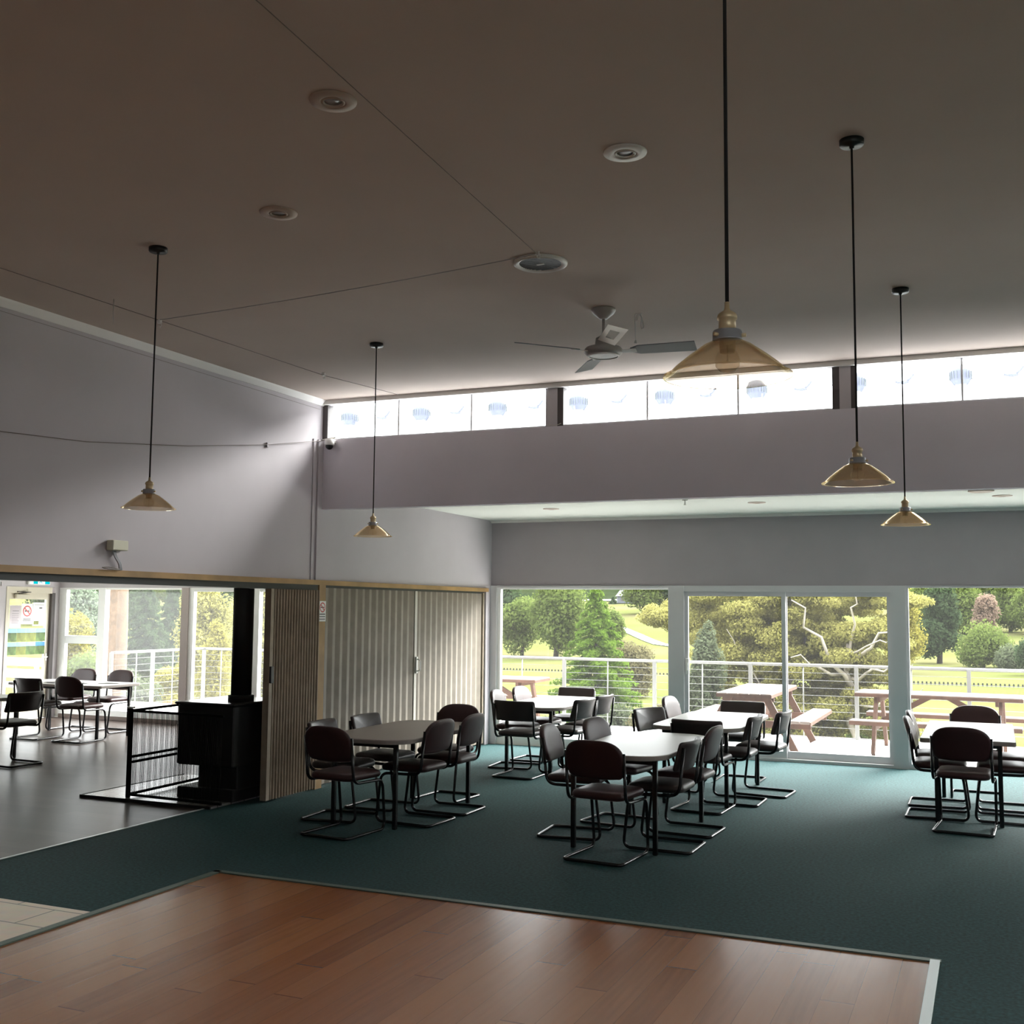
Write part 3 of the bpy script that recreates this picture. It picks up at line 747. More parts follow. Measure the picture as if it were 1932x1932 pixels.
# ------------------------------------------------------------------ pendant lamps
def make_pendant(zr):
    t = thing('pendant_lamp', None, 'pendant lamp')
    MB().lathe([(.0, 4.0), (.055, 4.0), (.055, 3.978), (.05, 3.972), (.012, 3.972), (.01, 3.96), (0, 3.96)], 28).build('canopy', 'dark_metal', t)
    MB().tube([(0, 0, 3.965), (0, 0, zr+.182)], .0048, 8).build('cord', 'cord', t)
    s = MB().lathe([(.0, zr+.186), (.006, zr+.186), (.0062, zr+.170), (.008, zr+.168), (.008, zr+.165), (.014, zr+.162), (.022, zr+.156), (.0245, zr+.150), (.0245, zr+.143), (.021, zr+.141), (.0212, zr+.115), (.023, zr+.113), (.018, zr+.06), (0, zr+.06)], 28).build('socket', 'brass', t)
    c = MB().lathe([(.021, zr+.116), (.034, zr+.114), (.036, zr+.110), (.036, zr+.092), (.038, zr+.089), (.030, zr+.088)], 28).build('collar', 'galv', t)
    for a in (0, 120, 240):
        MB().tube([(.034*math.cos(R(a)), .034*math.sin(R(a)), zr+.10), (.046*math.cos(R(a)), .046*math.sin(R(a)), zr+.10)], .005, 8).build('screw', 'brass', c)
    MB().rings([(.036, .089), (.06, .077), (.098, .049), (.126, .026), (.140, .012), (.149, .005), (.157, .002), (.157, -.001), (.149, .001), (.139, .008), (.124, .022), (.096, .045), (.059, .073), (.033, .086)], 64, (0, 0, zr)).build('shade', 'amber', t)
    MB().lathe([(.0, .092), (.014, .09), (.016, .07), (.026, .055), (.031, .04), (.029, .025), (.018, .013), (0, .009)], 24, (0, 0, zr)).build('bulb', 'bulb', t)
    return t
pp = make_pendant(2.42); gp = 'amber glass pendant lamps'
plist = [(-.577, 2.665, .025, 'big nearest amber glass pendant lamp, its cord running out of the top of picture'),
         (-.53, 5.12, 0, 'amber glass pendant lamp at right, second largest, hanging before the header wall'),
         (-.50, 7.68, .005, 'small amber pendant lamp at far right hanging level with the window wall'),
         (-4.56, 5.15, -.01, 'amber pendant lamp at left, hanging before the left wall'),
         (-4.56, 7.75, -.01, 'smallest amber pendant lamp, hanging before the corner of header wall')]
for i, (x, y, dz, lb) in enumerate(plist):
    o = pp if i == 0 else copy_tree(pp)
    o.location = (x, y, 0); tag(o, lb, 'pendant lamp', gp)
    if i == 0:
        pass

# ------------------------------------------------------------------ ceiling things
def downlight(x, y, z, r, mat, label, group):
    t = thing('downlight', label, 'ceiling light', (x, y, z), 0, group)
    ri = r*.5
    MB().rings([(r, 0), (r*.98, -.006), (r*.6, -.010), (ri, -.007), (ri, .0), (r*.9, .0)], 36).build('trim_ring', mat, t)
    MB().rings([(ri, -.007), (ri*.86, -.012), (ri*.74, -.006), (ri*.74, -.001), (ri, -.001)], 30).build('inner_ring', mat, t)
    MB().lathe([(0, -.002), (ri*.75, -.002), (ri*.75, 0), (0, 0)], 24).build('lamp', 'galv', t)
downlight(-1.53, 4.86, 4.0, .104, 'white', 'round white ceiling downlight between the ceiling wire and near pendant cord', 'downlights in the high ceiling')
M_['dl_tan'] = plain('tan_ring', (.50, .40, .33), .5)
downlight(-2.52, 3.88, 4.0, .102, 'dl_tan', 'largest round tan ceiling downlight at upper left beside the dark wire', 'downlights in the high ceiling')
downlight(-3.53, 4.92, 4.0, .104, 'dl_tan', 'faint round tan ceiling downlight farther left, left of the wire', 'downlights in the high ceiling')
for x, y, lb in ((-4.91, 12.6, 'leftmost flat downlight in the low white ceiling'), (-2.4, 12.56, 'middle flat downlight in the low white ceiling'), (.14, 12.6, 'rightmost flat downlight in the low white ceiling')):
    downlight(x, y, 3.07, .10, 'dl_tan', lb, 'downlights in the low ceiling')
tag(MB().lathe([(0, 0), (.12, 0), (.125, -.012), (.10, -.02), (0, -.02)], 28).build('ceiling_vent', 'dl_tan', None, (-.06, 11.98, 3.07)), 'dark flat round vent in the low ceiling at right edge', 'vent')
tag(MB().lathe([(0, 0), (.03, 0), (.03, -.008), (.008, -.012), (.008, -.05), (.018, -.055), (0, -.06)], 16).build('sprinkler', 'white', None, (-3.09, 12.02, 3.07)), 'tiny white sprinkler under the low ceiling', 'sprinkler')

sp = thing('ceiling_speaker', 'round ceiling speaker with dark slotted grille and pale ring', 'speaker', (-2.52, 6.26, 4.0))
MB().rings([(.17, 0), (.168, -.014), (.155, -.022), (.132, -.012), (.13, 0)], 48).build('ring', 'white', sp)
gm = MB().lathe([(0, -.004), (.132, -.004), (.132, 0), (0, 0)], 40)
gm.build('backing', 'black', sp)
gm = MB()
for i in range(-8, 9):
    y = i*.0155; w = math.sqrt(max(0, .131**2-y*y)); gm.box((0, y, -.010), (2*w, .007, .004))
gm.build('grille', 'dark_metal', sp)
MB().box((0, 0, -.014), (.05, .016, .004)).build('badge', 'white', sp)
hk = MB().tube([(.0+.012*math.cos(a), -.001, -.03+.012*math.sin(a)) for a in [2*PI*i/16 for i in range(16)]], .003, 6, True); hk.tube([(0, 0, 0), (0, 0, -.02)], .003, 6)
tag(hk.build('eye_hook', 'white', None, (-2.45, 6.06, 4.0)), 'small white eye hook in ceiling beside the round speaker', 'hook')

fan = thing('ceiling_fan', 'grey three-bladed ceiling fan on a short rod', 'ceiling fan', (-2.50, 7.43, 4.0), 0)
MB().lathe([(0, 0), (.085, 0), (.088, -.012), (.075, -.035), (.045, -.06), (.03, -.072), (.012, -.075), (0, -.075)], 32).build('canopy', 'fan', fan)
MB().tube([(0, 0, -.07), (0, 0, -.23)], .011, 10).build('rod', 'fan', fan)
mt = MB().lathe([(0, -.20), (.03, -.20), (.055, -.215), (.062, -.27), (.07, -.275), (.125, -.285), (.138, -.30), (.138, -.318), (.125, -.335), (.10, -.343), (.095, -.343), (0, -.338)], 36).build('motor', 'fan', fan)
MB().rings([(.113, -.342), (.107, -.350), (.100, -.347), (.102, -.338)], 36).build('ring', 'white', mt)
for a in (5, 122, 225):
    m = MB(); ca, sa = math.cos(R(a)), math.sin(R(a)); pit = R(-14)
    o = [(.20, .03), (.26, .062), (.66, .070), (.66, -.070), (.26, -.062), (.20, -.03)]
    def tr(u, v, w, ca=ca, sa=sa):
        v2 = v*math.cos(pit); z = -.315+w+v*math.sin(pit); return (u*ca-v2*sa, u*sa+v2*ca, z)
    m.loft([[tr(u, v, 0) for u, v in o], [tr(u, v, .006) for u, v in o]], False)
    bl = m.build('blade', 'fan_blade', fan)
    MB().add([tr(u, v, w) for w in (-.004, .001) for u, v in ((.115, .02), (.24, .028), (.24, -.028), (.115, -.02))], [(3, 2, 1, 0), (4, 5, 6, 7), (0, 1, 5, 4), (1, 2, 6, 5), (2, 3, 7, 6), (3, 0, 4, 7)]).build('blade_arm', 'white', bl)
# square card frame caught on the fan
cf = MB()
q = [(-.061, .09, .103), (.13, -.03, .018), (.049, -.09, -.102), (-.117, .03, -.018)]
cq = [sum(p[i] for p in q)/4 for i in range(3)]
q = [Vector(p)-Vector(cq) for p in q]; qi = [p*.47 for p in q]
vs = q+qi; fs = [(i, 4+i, 4+(i+1) % 4, (i+1) % 4) for i in range(4)]
cf.add(vs, fs)
o = cf.build('square_frame', 'card', None, (-2.402, 7.33, 3.779))
tag(o, 'tilted square white frame hanging against the ceiling fan motor', 'frame')

st = MB(); x0, y0 = -2.31, 7.64
st.tube(smooth([(x0+.03, y0, 4), (x0+.01, y0, 3.985), (x0-.005, y0, 3.95), (x0-.01, y0, 3.96), (x0+.015, y0, 3.995), (x0+.035, y0, 3.95), (x0+.045, y0, 3.90), (x0+.03, y0, 3.885), (x0+.025, y0, 3.92), (x0+.03, y0, 3.97), (x0, y0, 3.997), (x0-.02, y0, 3.985), (x0-.018, y0, 3.9), (x0-.015, y0, 3.80)]), .0038, 6)
st.lathe([(0, 0), (.006, -.002), (.009, -.02), (.012, -.024), (0, -.026)], 10, (x0-.015, y0, 3.805))
tag(st.build('pull_cord', 'string', None, None, True), 'looped pale pull cord hanging from ceiling right of the fan', 'cord')
st = MB().tube([(-5.63, 5.93, 4.0), (-5.632, 5.93, 3.9), (-5.628, 5.93, 3.82)], .0035, 6)
tag(st.build('string', 'string', None, None, True), 'short white string hanging from ceiling at far left', 'string')

def wire(pts, r, mat, label, name='strung_wire', sag=0, n=14):
    P = []
    for a, b in zip(pts[:-1], pts[1:]):
        a = Vector(a); b = Vector(b)
        for i in range(n):
            t = i/n; p = a.lerp(b, t); p.z -= sag*4*t*(1-t); P.append(p)
    P.append(Vector(pts[-1]))
    o = MB().tube(P, r, 6).build(name, mat, None, None, True)
    return tag(o, label, 'wire')
wire([(-2.33, 1.5, 3.985), (-2.33, 3.11, 3.985), (-2.445, 6.03, 3.97)], .0022, 'wire', 'thin dark wire running along ceiling to the round speaker')
wire([(-5.64, 6.42, 3.975), (-2.46, 6.02, 3.97)], .0028, 'wire_pale', 'twisted pale wire crossing ceiling from left clip to the round speaker', sag=.02)
wire([(-5.80, 3.8, 3.985), (-5.66, 6.43, 3.975), (-5.59, 8.56, 3.975), (-5.42, 9.68, 3.985)], .0028, 'wire', 'dark wire running along ceiling parallel to the left wall')
wire([(XL+.03, 4.2, 3.06), (XL+.02, 5.68, 3.06), (XL+.02, 6.47, 3.10), (XL+.02, 7.64, 3.23), (XL+.02, 8.78, 3.40), (XL+.03, 9.76, 3.58)], .0032, 'wire', 'sagging dark wire along left wall up to the security camera', n=6)
wire([(-3.86, 9.74, 3.61), (-3.80, 9.73, 3.595), (-3.70, 9.74, 3.605)], .003, 'string', 'scrap of white cord across the post between high windows', sag=.01)
wire([(XL+.065, 4.0, 3.90), (XL+.012, 9.7, 3.90)], .0016, 'wire', 'fine wire on left wall just under the cornice')
for (x, y, z, lb) in ((-5.655, 6.43, 3.965, 'white wire clip on ceiling near left pendant cord'), (-5.59, 8.56, 3.985, 'tiny white wire clip on ceiling above the smallest pendant')):
    m = MB().bevbox((0, 0, 0), (.03, .03, .03), .004); m.tube([(.012, 0, -.01), (.02, 0, -.03), (.008, 0, -.045), (-.004, 0, -.03)], .004, 6)
    tag(m.build('wire_clip', 'white', None, (x, y, z)), lb, 'clip')
tag(MB().bevbox((0, 0, 0), (.02, .03, .05), .004).build('wire_clip', 'wall', None, (XL+.012, 8.80, 3.40)), 'small grey clip holding wall wire near the corner', 'clip')

cam_ = thing('security_camera', 'small white security camera with black lens in corner under high window', 'security camera', (-6.25, 9.765, 3.53))
MB().lathe([(0, .05), (.045, .05), (.05, .03), (.052, .0), (.046, -.012), (0, -.012)], 24).build('housing', 'white', cam_, (0, -.055, 0))
MB().ellipsoid((0, -.058, -.018), (.040, .040, .040)).build('lens_dome', 'black', cam_)
MB().bevbox((0, -.012, .03), (.09, .025, .03), .004).build('bracket', 'white', cam_)
cb = MB(); cb.tube(fillet([(-6.20, 9.75, 3.60), (-6.17, 9.74, 3.64), (-6.13, 9.74, 3.60), (-6.09, 9.74, 3.65), (-6.07, 9.74, 3.595)], .02), .003, 6); cb.tube([(-6.36, 9.74, 3.585), (-6.28, 9.73, 3.59), (-6.2, 9.74, 3.60)], .008, 6)
tag(cb.build('loose_cable', 'string', None, None, True), 'tangle of loose cable on sill above security camera', 'cable')

jb = thing('junction_box', 'cream plastic junction box on left wall above the opening', 'junction box', (XL, 6.83, 2.28))
MB().bevbox((.035, 0, .04), (.07, .175, .08), .006).build('box', 'offwhite', jb)
m = MB()
for dy in (-.012, 0, .012): m.tube(fillet([(.03, -.03+dy, 0), (.03, -.01+dy, -.05), (.03, .04+dy, -.10), (.03, .05+dy, -.153)], .03), .007, 6)
m.build('cable_bundle', 'galv', jb)
m = MB(); m.tube([(.04, .04, -.148), (.05, -.05, -.150), (.05, -.15, -.145), (.05, -.17, -.140), (.05, -.10, -.135), (.04, .02, -.145)], .004, 6, True)
m.build('coiled_cable', 'wire', jb)

ps = thing('notice', 'small white smoking notice pinned to the upright pine post', 'sign', (XL+.021, 9.815, 1.70))
MB().bb(0, .002, -.065, .065, 0, .21).build('sheet', 'paper', ps)
rg = MB(); rr = []
for i in range(32):
    a = 2*PI*i/32; rr += [(.003, .052*math.cos(a), .145+.052*math.sin(a)), (.003, .040*math.cos(a), .145+.040*math.sin(a))]
rg.add(rr, [(2*i, (2*i+2) % 64, (2*i+3) % 64, 2*i+1) for i in range(32)])
rg.box((.003, 0, .145), (.0006, .09, .011), Matrix.Rotation(R(-42), 3, 'X'))
rg.build('red_ring', 'red', ps)
px_lines(ps, 'print', [(.14, .01, -.25, .25), (.07, .010, -.4, .4), (.045, .008, -.4, .4), (.02, .008, -.4, .4)], .13)

# ------------------------------------------------------------------ wood stove with guard
hx_ = thing('hearth', 'low dark-edged tiled hearth slab under the stove', 'hearth', (-7.36, 9.1, 0))
MB().bb(-.77, .77, -.70, .80, 0, .02).build('slab', 'hearth', hx_)
MB().bb(-.775, .775, -.715, -.70, 0, .024).bb(-.78, -.77, -.715, .8, 0, .024).build('edge_strip', 'stove', hx_)
sv = thing('wood_stove', 'black wood stove with flue pipe beside the folded door', 'stove', (-6.88, 9.02, .02))
MB().bevbox((0, 0, .605), (.66, .74, .57), .012).build('body', 'stove', sv)
MB().bevbox((0, 0, .902), (.70, .80, .025), .008).build('top_plate', 'stove_top', sv)
MB().bevbox((.09, 0, .20), (.46, .56, .28), .01).build('pedestal', 'stove', sv)
MB().bevbox((0, 0, .055), (.66, .70, .11), .01).build('base', 'stove', sv)
dr = MB().bevbox((-.338, 0, .62), (.02, .46, .42), .006).build('door', 'stove', sv)
MB().bb(-.351, -.348, -.17, .17, .48, .76).build('window_pane', 'stove_top', dr)
MB().tube(fillet([(-.345, -.16, .66), (-.38, -.17, .66), (-.43, -.18, .58), (-.44, -.18, .50)], .03), .011, 8).build('handle', 'stove', dr)
fl = MB().lathe([(.10, .915), (.10, 2.57)], 28).build('flue', 'stove', sv, (.09, .05, 0))
MB().lathe([(.105, .915), (.125, .915), (.125, .96), (.105, .965)], 28).build('collar', 'stove', fl)
gd = thing('stove_guard', 'black three-sided wire stove guard around the hearth', 'fire guard', (-7.62, 8.47, .02))
def panel(a, b, h, name, mid):
    a = Vector(a); b = Vector(b)
    for z in [h, .03]+mid: MB().bar(a+Vector((0, 0, z)), b+Vector((0, 0, z)), .022).build('rail', 'guard', gd)
    n = int((b-a).length/.0165); m = MB()
    for i in range(1, n):
        p = a.lerp(b, i/n); m.tube([p+Vector((0, 0, .03)), p+Vector((0, 0, h))], .0024, 4)
    m.build('wire_mesh', 'guard', gd)
panel((0, 0, 0), (1.13, -.05, 0), .82, 'near_panel', [])
panel((0, 0, 0), (-.05, 1.32, 0), .82, 'left_panel', [.38, .33])
panel((-.05, 1.32, 0), (.95, 1.32, 0), .82, 'far_panel', [.33])
for x, y in ((0, 0), (-.05, 1.32)):
    MB().bevbox((x, y, .42), (.036, .036, .84), .004).build('post', 'guard', gd)
MB().bevbox((0, 0, .85), (.06, .06, .015), .004).build('post_cap', 'white', gd)

# ------------------------------------------------------------------ outside: deck, rail, picnic tables
struct('deck', MB().bb(-14.15, 7, YW+.12, 17.12, -.16, -.01).bb(-19, -14.42, 9, 17.1, -.16, -.01), 'deck', label='pale deck outside the windows')
struct('deck_edge', MB().bb(-14.15, 7, 17.12, 17.16, -.4, .0).bb(-14.19, -14.15, 14.2, 17.16, -.4, .0), 'frame_dark', label='dark deck fascia')
def railing(name, label, pts, posts, thin, loc):
    t = thing(name, label, 'railing', loc)
    a, b = Vector(pts[0]), Vector(pts[1])
    MB().tube([a+Vector((0, 0, 1.05)), b+Vector((0, 0, 1.05))], .025, 10).build('top_rail', 'rail', t)
    for p in posts:
        q = a.lerp(b, p); m = MB(); m.bevbox(q+Vector((0, 0, .52)), (.055, .055, 1.06), .004); m.build('post', 'rail', t)
    for p in thin:
        q = a.lerp(b, p); MB().tube([q, q+Vector((0, 0, 1.04))], .010, 6).build('stay', 'rail', t)
    for z in (.15, .26, .38, .49, .61, .72, .83, .94):
        MB().tube([a+Vector((0, 0, z)), b+Vector((0, 0, z))], .0036, 6).build('cable', 'rail', t)
x0, x1 = -13.6, 6.0
fr = lambda x: (x-x0)/(x1-x0)
railing('deck_railing', 'long pale cable railing along the outer edge of the deck', [(0, 0, 0), (x1-x0, 0, 0)], [fr(x) for x in (-13.6, -12.1, -10.6, -9.2, -7.85, -6.38, -4.87, -3.37, -1.83, -.31, 1.2, 2.7, 4.2, 6)], [fr(x) for x in (-13.2, -11.3, -9.9, -8.5, -7.12, -5.64, -4.11, -2.59, -1.07)], (x0, 17.0, 0))
railing('deck_railing', 'short cable railing at the left end of the deck outside the side room', [(0, 0, 0), (0, -2.4, 0)], [.58, 1.0], [.36, .75], (-13.6, 17.0, 0))

def picnic(x, y, rz, label):
    t = thing('picnic_table', label, 'picnic table', (x, y, -.01), R(rz), 'picnic tables on the deck')
    L = 1.02
    m = MB()
    for i in range(5): m.bevbox((0, (i-2)*.143, .772), (2*L, .135, .036), .004)
    m.build('table_top', 'picnic_top', t)
    e = MB().bb(-L, L, -.36, -.345, .735, .775).bb(-L, L, .345, .36, .735, .775).bb(-L-.004, -L+.02, -.355, .355, .735, .775).bb(L-.02, L+.004, -.355, .355, .735, .775)
    e.build('edge_board', 'picnic', t)
    for s in (-1, 1):
        m = MB()
        for i in (-.5, .5): m.bevbox((0, s*.71+i*.135, .445), (2*L, .125, .036), .004)
        b = m.build('bench_seat', 'picnic_top', t)
        MB().bb(-L, L, s*.71-.137, s*.71-.127, .405, .45).bb(-L, L, s*.71+.127, s*.71+.137, .405, .45).build('edge_board', 'picnic', b)
        X = s*.72
        MB().bevbox((X, 0, .38), (.045, 1.62, .09), .005).build('bench_bearer', 'picnic', t)
        MB().bevbox((X, 0, .715), (.045, .68, .09), .005).build('top_bearer', 'picnic', t)
        for q in (-1, 1):
            MB().bar((X+.04*s, q*.62, .02), (X+.04*s, q*.24, .735), .045, .09).build('leg', 'picnic', t)
        MB().bar((X, 0, .40), (s*.12, 0, .74), .045, .07).build('brace', 'picnic', t)
picnic(-2.98, 15.58, 90, 'red brown picnic table end-on outside the sliding door')
picnic(-.66, 15.85, -3, 'red brown picnic table side-on seen through the last window')
picnic(-7.42, 16.05, 3, 'red brown picnic table outside the first window, mostly hidden by its frame')

# white bench outside the exit door
wb = thing('garden_bench', 'white bench outside the glass exit door', 'bench', (-16.3, 14.6, 0), R(0))
MB().bb(-.9, .9, -.25, .25, .42, .47).build('seat', 'frame_white', wb)
MB().bb(-.9, .9, .22, .26, .55, .70).bb(-.9, .9, .22, .26, .76, .9).build('backrest', 'frame_white', wb)
for x in (-.8, .8):
    MB().bb(x-.03, x+.03, -.22, -.17, 0, .42).build('leg', 'frame_white', wb); MB().bb(x-.03, x+.03, .2, .25, 0, .9).build('leg', 'frame_white', wb)

# roof rack seen through the high windows
rk = thing('roof_rack', 'pale rail frame on the low roof seen through the high windows', 'rack', (0, 12.0, 3.42))
m = MB().bb(-8.5, 4, -.02, .02, .66, .70).bb(-8.5, 4, -.02, .02, .56, .58)
m.build('rail', 'rack', rk)
xs = [-7.43+1.03*i for i in range(11)]
for x in xs:
    MB().bb(x-.05, x+.05, -.03, .03, 0, .74).build('post', 'rack', rk)
MB().add([(-8.5, .05, .50), (4, .05, .50), (4, .5, .62), (-8.5, .5, .62)], [(0, 1, 2, 3)]).build('panel', 'panel_blue', rk)
vp = None
for i, x in enumerate(xs):
    if vp is None:
        vp = thing('roof_ventilator', None, 'ventilator'); n = 20; vs = []; fs = []
        MB().lathe([(0, -.10), (.07, -.10), (.10, -.05), (.105, .03), (.09, .075), (.05, .095), (0, .10)], 20).build('ribbed_head', 'ventgrey', vp)
        m = MB()
        for k_ in range(20):
            a = 2*PI*k_/20; m.bar((.108*math.cos(a), .108*math.sin(a), -.05), (.108*math.cos(a), .108*math.sin(a), .03), .006)
        m.build('fins', 'panel_blue', vp)
        MB().tube([(.11*math.cos(a), -.03, -.07+.085*math.sin(a)) for a in [PI+PI*q_/10 for q_ in range(11)]], .006, 6).build('bracket', 'galv', vp)
        o = vp
    else: o = copy_tree(vp)
    o.location = (x, 12.0, 4.255); o.rotation_euler = (0, 0, .4*i)
    tag(o, 'blue grey ribbed round ventilator above the roof rail, seen through the high windows', 'ventilator', 'round ventilators on the roof')
for i, x in enumerate(xs):
    m = MB().tube([(-.08, 0, .0), (-.03, 0, -.012), (0, 0, -.02), (.06, 0, .02), (.10, 0, .07)], .012, 6); m.ellipsoid((0, 0, -.01), (.06, .03, .016))
    tag(m.build('cable_clamp', 'ventgrey', None, (x+.48, 12.0, 4.23)), 'small grey clamp between two round ventilators on the roof', 'clamp', 'cable clamps on the roof')
P = []
for i in range(len(xs)-1):
    for q_ in range(8):
        t_ = q_/8; P.append((xs[i]+1.03*t_, 12.0, 4.30-.06*math.sin(PI*((2*t_) % 1))))
tag(MB().tube(P, .005, 5).build('sagging_cable', 'galv', None, None, True), 'thin cable sagging between the roof ventilators', 'cable')

# ------------------------------------------------------------------ landscape
def ss(a, b, t):
    t = np.clip((t-a)/(b-a), 0, 1); return t*t*(3-2*t)
def tz(x, y): return -2.5+7.0*ss(92., 275., y)+30*ss(280., 460., y)
gx = np.concatenate([np.linspace(-420, -120, 16), np.linspace(-110, 40, 61), np.linspace(50, 300, 11)])
gy = np.concatenate([np.linspace(-30, 12, 4), np.linspace(14.5, 100, 30), np.linspace(104, 300, 60), np.linspace(310, 480, 16)])
V = []
for y in gy:
    for x in gx:
        z = float(tz(x, y)) + .12*math.sin(x*.09+y*.05)*min(1, max(0, (y-30)/60))
        V.append((x, y, z))
nx = len(gx); Fc = [(j*nx+i, j*nx+i+1, (j+1)*nx+i+1, (j+1)*nx+i) for j in range(len(gy)-1) for i in range(nx-1)]
def lawn_mat():
    m, nt, out = new_mat('lawn')
    tc = N(nt, 'ShaderNodeTexCoord'); b = N(nt, 'ShaderNodeBsdfDiffuse')
    mp = N(nt, 'ShaderNodeMapping'); mp.inputs['Scale'].default_value = (.05, .035, .05); nt.links.new(tc.outputs['Object'], mp.inputs[0])
    ns = N(nt, 'ShaderNodeTexNoise', Scale=1.0, Detail=6.0); nt.links.new(mp.outputs[0], ns.inputs['Vector'])
    r = N(nt, 'ShaderNodeValToRGB'); e = r.color_ramp.elements
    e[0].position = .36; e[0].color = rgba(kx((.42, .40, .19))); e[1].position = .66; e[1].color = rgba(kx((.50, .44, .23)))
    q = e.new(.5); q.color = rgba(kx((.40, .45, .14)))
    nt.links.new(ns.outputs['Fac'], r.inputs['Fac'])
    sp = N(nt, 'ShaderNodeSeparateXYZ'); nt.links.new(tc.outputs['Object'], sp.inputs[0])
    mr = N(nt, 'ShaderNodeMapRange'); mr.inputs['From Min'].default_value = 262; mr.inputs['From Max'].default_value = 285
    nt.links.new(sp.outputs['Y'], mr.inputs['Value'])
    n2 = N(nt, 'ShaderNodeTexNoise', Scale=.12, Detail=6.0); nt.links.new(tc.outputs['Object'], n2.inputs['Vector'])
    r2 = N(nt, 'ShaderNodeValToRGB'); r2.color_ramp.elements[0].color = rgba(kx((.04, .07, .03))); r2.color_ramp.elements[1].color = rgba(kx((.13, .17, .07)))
    nt.links.new(n2.outputs['Fac'], r2.inputs['Fac'])
    mx = N(nt, 'ShaderNodeMix', data_type='RGBA'); nt.links.new(mr.outputs['Result'], mx.inputs['Factor'])
    nt.links.new(r.outputs['Color'], mx.inputs['A']); nt.links.new(r2.outputs['Color'], mx.inputs['B'])
    nt.links.new(mx.outputs['Result'], b.inputs['Color']); nt.links.new(b.outputs[0], out.inputs['Surface'])
    return m
g = MB().add(V, Fc, True).build('lawn_ground', lawn_mat()); g['kind'] = 'structure'; g['label'] = 'bright yellow green mown lawn rising to a hill'
def ribbon(pts, w, mat, name, label):
    m = MB(); vs = []
    for i, (x, y) in enumerate(pts):
        a = pts[max(i-1, 0)]; b = pts[min(i+1, len(pts)-1)]; d = Vector((b[0]-a[0], b[1]-a[1])).normalized(); n_ = Vector((-d.y, d.x))
        for s in (-1, 1):
            px, py = x+n_.x*s*w/2, y+n_.y*s*w/2; vs.append((px, py, float(tz(px, py))+.12))
    m.add(vs, [(2*i, 2*i+1, 2*i+3, 2*i+2) for i in range(len(pts)-1)], True)
    o = m.build(name, mat); o['kind'] = 'structure'; o['label'] = label
pth = [(-53.3, 161.4), (-47, 148.3), (-41.8, 137.5), (-37, 127), (-34, 120.7), (-30, 116)]
P = [Vector(p) for p in pth]; pp_ = []
for a, b in zip(P[:-1], P[1:]):
    for i in range(5): pp_.append(tuple(a.lerp(b, i/5)))
pp_.append(tuple(P[-1]))
ribbon(pp_, 1.5, 'path', 'gravel_path', 'white path running down the hill')
ribbon([(-92, 236), (-84, 240), (-76, 244), (-70, 250)], 12, 'path', 'sand_clearing', 'pale sandy clearing on the hilltop')

# picket line across the lawn
fn = thing('picket_fence', 'row of tiny dark pickets across the lawn', 'fence', (-12, 72, -2.5))
m = MB()
for i in range(190):
    x = -26+i*.24; m.bb(x-.045, x+.045, -.02, .02, 0, .19)
m.build('pickets', 'picket', fn)
MB().bb(-26, 19, -.008, .008, .06, .075).build('rail', 'picket', fn)

hs = thing('house', 'small grey house with pale roof at the hilltop edge of forest', 'house', (-70.7, 226.3, 3.2), R(20))
MB().bb(-2.2, 2.2, -2, 2, 0, 1.5).build('wall', 'house', hs)
MB().add([(-2.5, -2.3, 1.45), (2.5, -2.3, 1.45), (2.5, 2.3, 1.45), (-2.5, 2.3, 1.45), (-1.6, 0, 2.7), (1.6, 0, 2.7)], [(0, 1, 5, 4), (2, 3, 4, 5), (1, 2, 5), (3, 0, 4), (3, 2, 1, 0)]).build('roof', 'house_roof', hs)
for x in (-1.2, .2, 1.4): MB().bb(x-.3, x+.3, -2.03, -2.0, .4, 1.1).build('window', 'frame_dark', hs)

# foliage -----------------------------------------------------------------
rng = np.random.default_rng(7)
def leaves(centers, normals, size, aspect=1.6, droop=0.0):
    n = len(centers)
    d = rng.normal(size=(n, 3)); d[:, 2] -= droop
    d /= np.linalg.norm(d, axis=1)[:, None]
    nn = normals + rng.normal(size=(n, 3))*.55
    u = d - nn*(np.sum(d*nn, 1)/np.maximum(np.sum(nn*nn, 1), 1e-6))[:, None]
    u /= np.maximum(np.linalg.norm(u, axis=1), 1e-6)[:, None]
    w = np.cross(nn, u); w /= np.maximum(np.linalg.norm(w, axis=1), 1e-6)[:, None]
    s = size*rng.uniform(.6, 1.35, (n, 1))
    a = centers-u*s*aspect/2; b = centers+w*s/2; c = centers+u*s*aspect/2; e = centers-w*s/2
    return np.stack([a, b, c, e], 1).reshape(-1, 3)
def leaf_object(name, V, mat, parent):
    n = len(V)//4
    me = bpy.data.meshes.new(name); me.vertices.add(len(V)); me.vertices.foreach_set('co', V.astype(np.float32).ravel())
    me.loops.add(4*n); me.loops.foreach_set('vertex_index', np.arange(4*n, dtype=np.int32))
    me.polygons.add(n); me.polygons.foreach_set('loop_start', np.arange(0, 4*n, 4, dtype=np.int32))
    me.update(calc_edges=True); me.materials.append(mat)
    o = bpy.data.objects.new(name, me); col.objects.link(o); o.parent = parent
    return o
def blob_points(blobs, n):
    w = np.array([b[3]*b[4] if len(b) > 4 else b[3]**2 for b in blobs]); w = w/w.sum()
    idx = rng.choice(len(blobs), n, p=w)
    C = np.array([[b[0], b[1], b[2]] for b in blobs])[idx]
    Rr = np.array([[b[3], b[3], b[4] if len(b) > 4 else b[3]] for b in blobs])[idx]
    d = rng.normal(size=(n, 3)); d /= np.linalg.norm(d, axis=1)[:, None]
    f = rng.uniform(0, 1, (n, 1))**.55*1.28+.05
    return C+d*Rr*f, d
